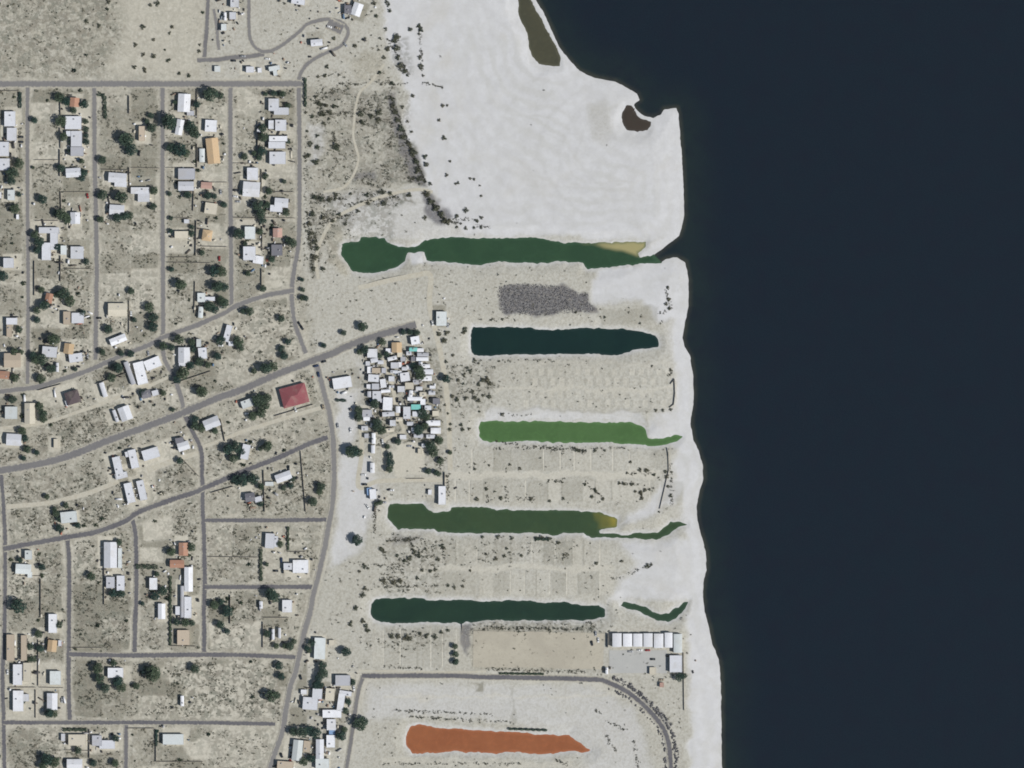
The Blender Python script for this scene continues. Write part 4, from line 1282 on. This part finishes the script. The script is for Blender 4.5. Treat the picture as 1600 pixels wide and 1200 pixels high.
fence("-4,142 30,142", 'block wall along the lot below the top road at far left')
fence("54,408 54,462", 'dark wall along the right side of the first street')
fence("266,1009 307,1010", 'dark wall closing the bottom of the narrow walled yard')
fence("244,1166 244,1190 318,1190", 'wall round the sandy lot below the lowest street')
fence("695,738 695,784", 'dark wall at the left end of the spit beside the white shed', 2.0)
fence("636,748 664,748", 'short wall along the lower edge of the trailer park')
fence("450,862 478,862", 'low wall above the bright white house by the winding road')
fence("1048,600 1054,592 1055,615 1053,632 1046,637", 'curved fence closing the east end of the parking pad spit', 1.4)
fence("1031,795 1045,735 1044,700", 'wire fence across the east end of the middle spit', 1.2)
fence("94,234 94,276", 'dark wall between two yards left of the second street', 2.0)
fence("308,225 308,262", 'brown wall left of the orange tan house')
fence("303,262 303,300 302,330", 'back wall behind the grey flat house near the fourth street')
fence("403,190 403,250", 'back wall behind the white houses near the fifth street', 2.0)
fence("722,975 724,1045", 'fence between the two lots below the long dark green pond', 1.4)
fence("1068,1020 1069,1110", 'fence along the beach beside the storage row', 1.3)
fence("950,990 950,1012", 'tall fence at the left end of the storage row', 2.6)

def lot_fence(pts, hgt):
    fence(pts, '', hgt)
    o = last_fence[0]
    x, y = P(pts)[0][0] / 2 + P(pts)[-1][0] / 2, P(pts)[0][1] / 2 + P(pts)[-1][1] / 2
    up = abs(P(pts)[0][0] - P(pts)[-1][0]) < abs(P(pts)[0][1] - P(pts)[-1][1])
    pending.append((o, 'fence running up the plot' if up else 'fence running across the plot', 'fence', x, y))


for q in """94,150 95,180;94,200 95,232;95,300 96,330;95,400 95,440;202,150 202,178;202,262 203,300;202,470 202,520;308,140 308,185;307,345 306,400;305,440 304,490;409,265 409,300;410,350 410,392;409,420 409,445
55,250 92,250;100,300 142,300;56,345 92,345;100,420 144,420;160,310 200,312;160,265 200,266;206,262 250,263;260,262 304,262;262,340 302,341;312,285 356,285;312,385 356,386;366,255 406,256;366,340 408,341;414,300 460,300;414,340 462,341;262,402 302,402;262,410 330,411
64,905 64,960;30,900 62,900;163,850 163,945;110,1012 160,1012;326,870 404,871;360,930 360,975;412,965 452,965;411,972 411,1012;60,1000 60,1072;15,1074 56,1074;62,1074 100,1075;56,1078 56,1122;140,1140 140,1185;102,1172 140,1173;200,1138 242,1138
283,715 312,745;345,655 352,690;430,650 490,632;330,770 365,760;412,735 414,800;470,705 478,800;150,600 205,580;60,610 96,600;20,560 20,600;270,600 330,580""".replace('\n', ';').split(';'):
    lot_fence(q, rnd.uniform(1.4, 2.0))

# ------------------------------------------------------------------ parked vehicles
CARCOL = {'white': (.68, .69, .7), 'black': (.012, .012, .014), 'silver': (.33, .34, .36), 'dark blue': (.02, .035, .09), 'red': (.28, .025, .02), 'tan': (.3, .25, .18)}
rubber, t, b = new_mat('rubber')
b.inputs['Base Color'].default_value = (.02, .02, .02, 1)
CARB = {}
for nm, c in CARCOL.items():
    m, t, b = new_mat(nm.replace(' ', '_') + '_car_paint')
    b.inputs['Base Color'].default_value = (*c, 1)
    b.inputs['Roughness'].default_value = .3
    b.inputs['Coat Weight'].default_value = .5

    def body(bm):
        prism(bm, [(-2.3, .35), (2.3, .35), (2.35, .75), (1.25, .95), (-1.6, .98), (-2.3, .9)], -.9, .9)
        prism(bm, [(-1.25, 1.42), (.25, 1.42), (.05, 1.5), (-1.05, 1.5)], -.66, .66)
    CARB[nm] = bm_mesh('body', body, m)
cab_me = bm_mesh('cabin', lambda bm: prism(bm, [(-1.7, .96), (1.05, .93), (.25, 1.418), (-1.25, 1.418)], -.78, .78), glass)


def wheel(bm):
    bmesh.ops.create_cone(bm, cap_ends=True, segments=12, radius1=.34, radius2=.34, depth=.22)
    for v in bm.verts:
        v.co = Vector((v.co.x, v.co.z, v.co.y + .34))


wheel_me = bm_mesh('wheel', wheel, rubber)
for s in """451 731 90 black;368 307 8 white;368 297 0 black;494 572 -15 dark blue;506 565 -15 black;498 585 80 dark blue;372 315 0 silver;20 197 90 black;462 640 70 white;505 636 75 tan;137 306 80 red;33 222 0 black;33 214 0 black
104 237 90 black;343 404 90 red;468 506 60 black;472 512 60 black;528 665 85 silver;548 672 90 white;612 590 80 white;625 640 0 red;621 625 90 black;598 690 80 white;640 697 0 silver;575 792 60 white;431 892 0 black;440 875 90 dark blue
442 892 90 black;97 1094 90 silver;24 1030 0 black;12 1050 90 white;137 556 90 silver;170 510 0 black;155 497 0 black;205 490 90 white;240 560 80 dark blue;232 552 80 silver;345 540 0 white;300 300 0 tan;296 190 90 white;345 300 90 silver
935 1000 90 white;925 1005 80 black;931 990 90 silver;1000 1016 0 white;1020 1030 0 black;985 1018 0 silver;1012 1016 0 red;1034 1062 0 tan;553 1075 80 white;470 1058 75 black;515 1005 0 silver;455 1190 60 red;440 1180 70 black
700 508 90 silver;676 505 80 white;568 742 0 white;570 757 0 black;600 785 0 silver;612 766 0 white;365 95 0 black;380 88 0 silver;418 92 5 white;540 70 50 silver;515 42 20 white;528 44 20 tan""".replace('\n', ';').split(';'):
    q = s.split()
    x, y, a = float(q[0]), float(q[1]), float(q[2])
    cn = ' '.join(q[3:])
    root = empty('parked_car', (wx(x), wy(y), ground_z(x, y) + (.45 if on_road(x, y, 0) else .01)), math.radians(-a))
    root['category'] = 'car'
    root['group'] = 'cars parked about the town'
    pending.append((root, cn + ' parked car', 'car', x, y))
    link('body', CARB[cn], None, root)
    link('cabin', cab_me, None, root)
    for ux in (-1.45, 1.45):
        for uy in (-.85, .85):
            o = link('wheel', wheel_me, None, root)
            o.location = (ux, uy, 0)

# ------------------------------------------------------------------ odds and ends lying about the yards
clm, t, b = new_mat('clutter_paint')
cr_ = N(t, 'ShaderNodeValToRGB')
cr_.color_ramp.interpolation = 'CONSTANT'
for k, (p_, c_) in enumerate([(0, (.03, .03, .035)), (.25, (.10, .085, .07)), (.42, (.62, .63, .66)), (.66, (.33, .33, .34)), (.78, (.22, .16, .12)), (.86, (.48, .45, .38)), (.94, (.09, .16, .26)), (.97, (.33, .11, .07))]):
    e_ = cr_.color_ramp.elements[k] if k < 2 else cr_.color_ramp.elements.new(p_)
    e_.position, e_.color = p_, (*c_, 1)
t.links.new(attr(t, 'leaf'), cr_.inputs[0])
t.links.new(cr_.outputs[0], b.inputs['Base Color'])
b.inputs['Roughness'].default_value = .7
V, F, L = [], [], []
cg = np.random.default_rng(77)
cub = np.array([(x, y, z) for z in (0, 1) for x, y in ((-.5, -.5), (.5, -.5), (.5, .5), (-.5, .5))], float)
cuf = np.array([(4, 5, 6, 7), (0, 1, 5, 4), (1, 2, 6, 5), (2, 3, 7, 6), (3, 0, 4, 7)])
homes = [(x, y, c) for o, d, c, x, y in pending if c in ('house', 'mobile home')]
for hx_, hy_, c_ in homes:
    for _ in range(cg.integers(8, 17) if c_ == 'house' else cg.integers(2, 5)):
        x, y = hx_ + cg.normal(0, 15 if c_ == 'house' else 8), hy_ + cg.normal(0, 13 if c_ == 'house' else 7)
        if on_road(x, y, 2) or land_d(x, y) < 8:
            continue
        dim = np.array([cg.uniform(.6, 3.0), cg.uniform(.6, 2.0), cg.uniform(.4, 2.0)])
        if cg.random() < .12:
            dim[0] *= 2.4
        a = cg.choice([0, math.pi / 2]) + cg.normal(0, .3)
        M = np.array([[math.cos(a), -math.sin(a), 0], [math.sin(a), math.cos(a), 0], [0, 0, 1]])
        F.append(cuf + 8 * len(V))
        V.append((cub * dim) @ M.T + np.array([wx(x), wy(y), ground_z(x, y)]))
        L += [cg.random()] * 8
cme = mesh_np('yard_clutter', np.vstack(V), np.vstack(F), clm)
set_attr(cme, 'leaf', np.array(L))
tag(link('yard_clutter', cme), 'small crates, junk and garden odds and ends lying about the yards', 'clutter', None, 'stuff')

# ------------------------------------------------------------------ rubble and rock armour
rockm, t, b = new_mat('broken_rock')
oi = attr(t, 'leaf')
t.links.new(mixc(t, oi, (.05, .05, .062), (.15, .147, .152)), b.inputs['Base Color'])
b.inputs['Roughness'].default_value = .95


def rocks(name, label, pts, rmin, rmax, seed):
    g = np.random.default_rng(seed)
    V, F, L = [], [], []
    tmpl = np.array([(1, 0, 0), (-1, 0, 0), (0, 1, 0), (0, -1, 0), (0, 0, 1), (0, 0, -.6)], float)
    tf = np.array([(0, 2, 4), (2, 1, 4), (1, 3, 4), (3, 0, 4), (2, 0, 5), (1, 2, 5), (3, 1, 5), (0, 3, 5)])
    for k, (x, y) in enumerate(pts):
        r = g.uniform(rmin, rmax)
        a = g.uniform(0, 6.28)
        M = np.array([[math.cos(a), -math.sin(a), 0], [math.sin(a), math.cos(a), 0], [0, 0, 1]])
        v = (tmpl * (r * g.uniform(.6, 1.25, (6, 1))) * np.array([1, .8, .6])) @ M.T
        V.append(v + np.array([wx(x), wy(y), ground_z(x, y) + r * .15]))
        F.append(tf + 6 * k)
        L += [g.random()] * 6
    me = mesh_np(name, np.vstack(V), np.vstack(F), rockm)
    set_attr(me, 'leaf', np.array(L))
    return tag(link(name, me), label, name.replace('_', ' '), None, 'stuff')


gr = P("780,448 800,443 845,444 880,447 905,458 922,460 922,474 935,484 915,488 880,490 840,493 800,490 785,490 778,470")
gp = nrg.uniform((776, 441), (936, 495), (4200, 2))
gp = gp[sdf(gp[:, 0] + 3 * vnoise(gp[:, 0], gp[:, 1], 8, 5), gp[:, 1], gr) < 0][:2200]
rocks('rubble', 'dark grey field of broken rubble beside the teal pond', gp, .25, .75, 91)
arm = []
for (o, off, n) in ((ROADS[-2][0], -8, 90), (ROADS[-2][0], 8, 170), (ROADS[-2][0], 11, 90)):
    sel = o[(o[:, 0] > 955)]
    tg = np.gradient(sel, axis=0)
    tg /= np.linalg.norm(tg, axis=1)[:, None]
    for _ in range(n):
        k = nrg.integers(0, len(sel))
        nrm = np.array([-tg[k, 1], tg[k, 0]])
        arm.append(sel[k] - nrm * (off + nrg.normal(0, 1.2)) + tg[k] * nrg.uniform(-3, 3))
rocks('rock_armour', 'dark boulders lining both sides of the curving loop road', arm, .7, 1.7, 92)

# ------------------------------------------------------------------ the thin summer haze between the town and the survey aircraft
hm = bpy.data.materials.new('haze_air')
hm.use_nodes = True
ht = hm.node_tree
ht.nodes.remove(ht.nodes['Principled BSDF'])
pv = ht.nodes.new('ShaderNodeVolumePrincipled')
pv.inputs['Color'].default_value = (.74, .88, 1.0, 1)
pv.inputs['Density'].default_value = HAZE
pv.inputs['Anisotropy'].default_value = .3
ht.links.new(pv.outputs[0], ht.nodes['Material Output'].inputs['Volume'])
tag(link('haze', bm_mesh('haze', lambda bm: box(bm, -7000, 7000, -7000, 7000, -4, ALT + 40), hm)), 'thin pale blue haze over the whole shore', 'haze', None, 'stuff')

settle_labels()
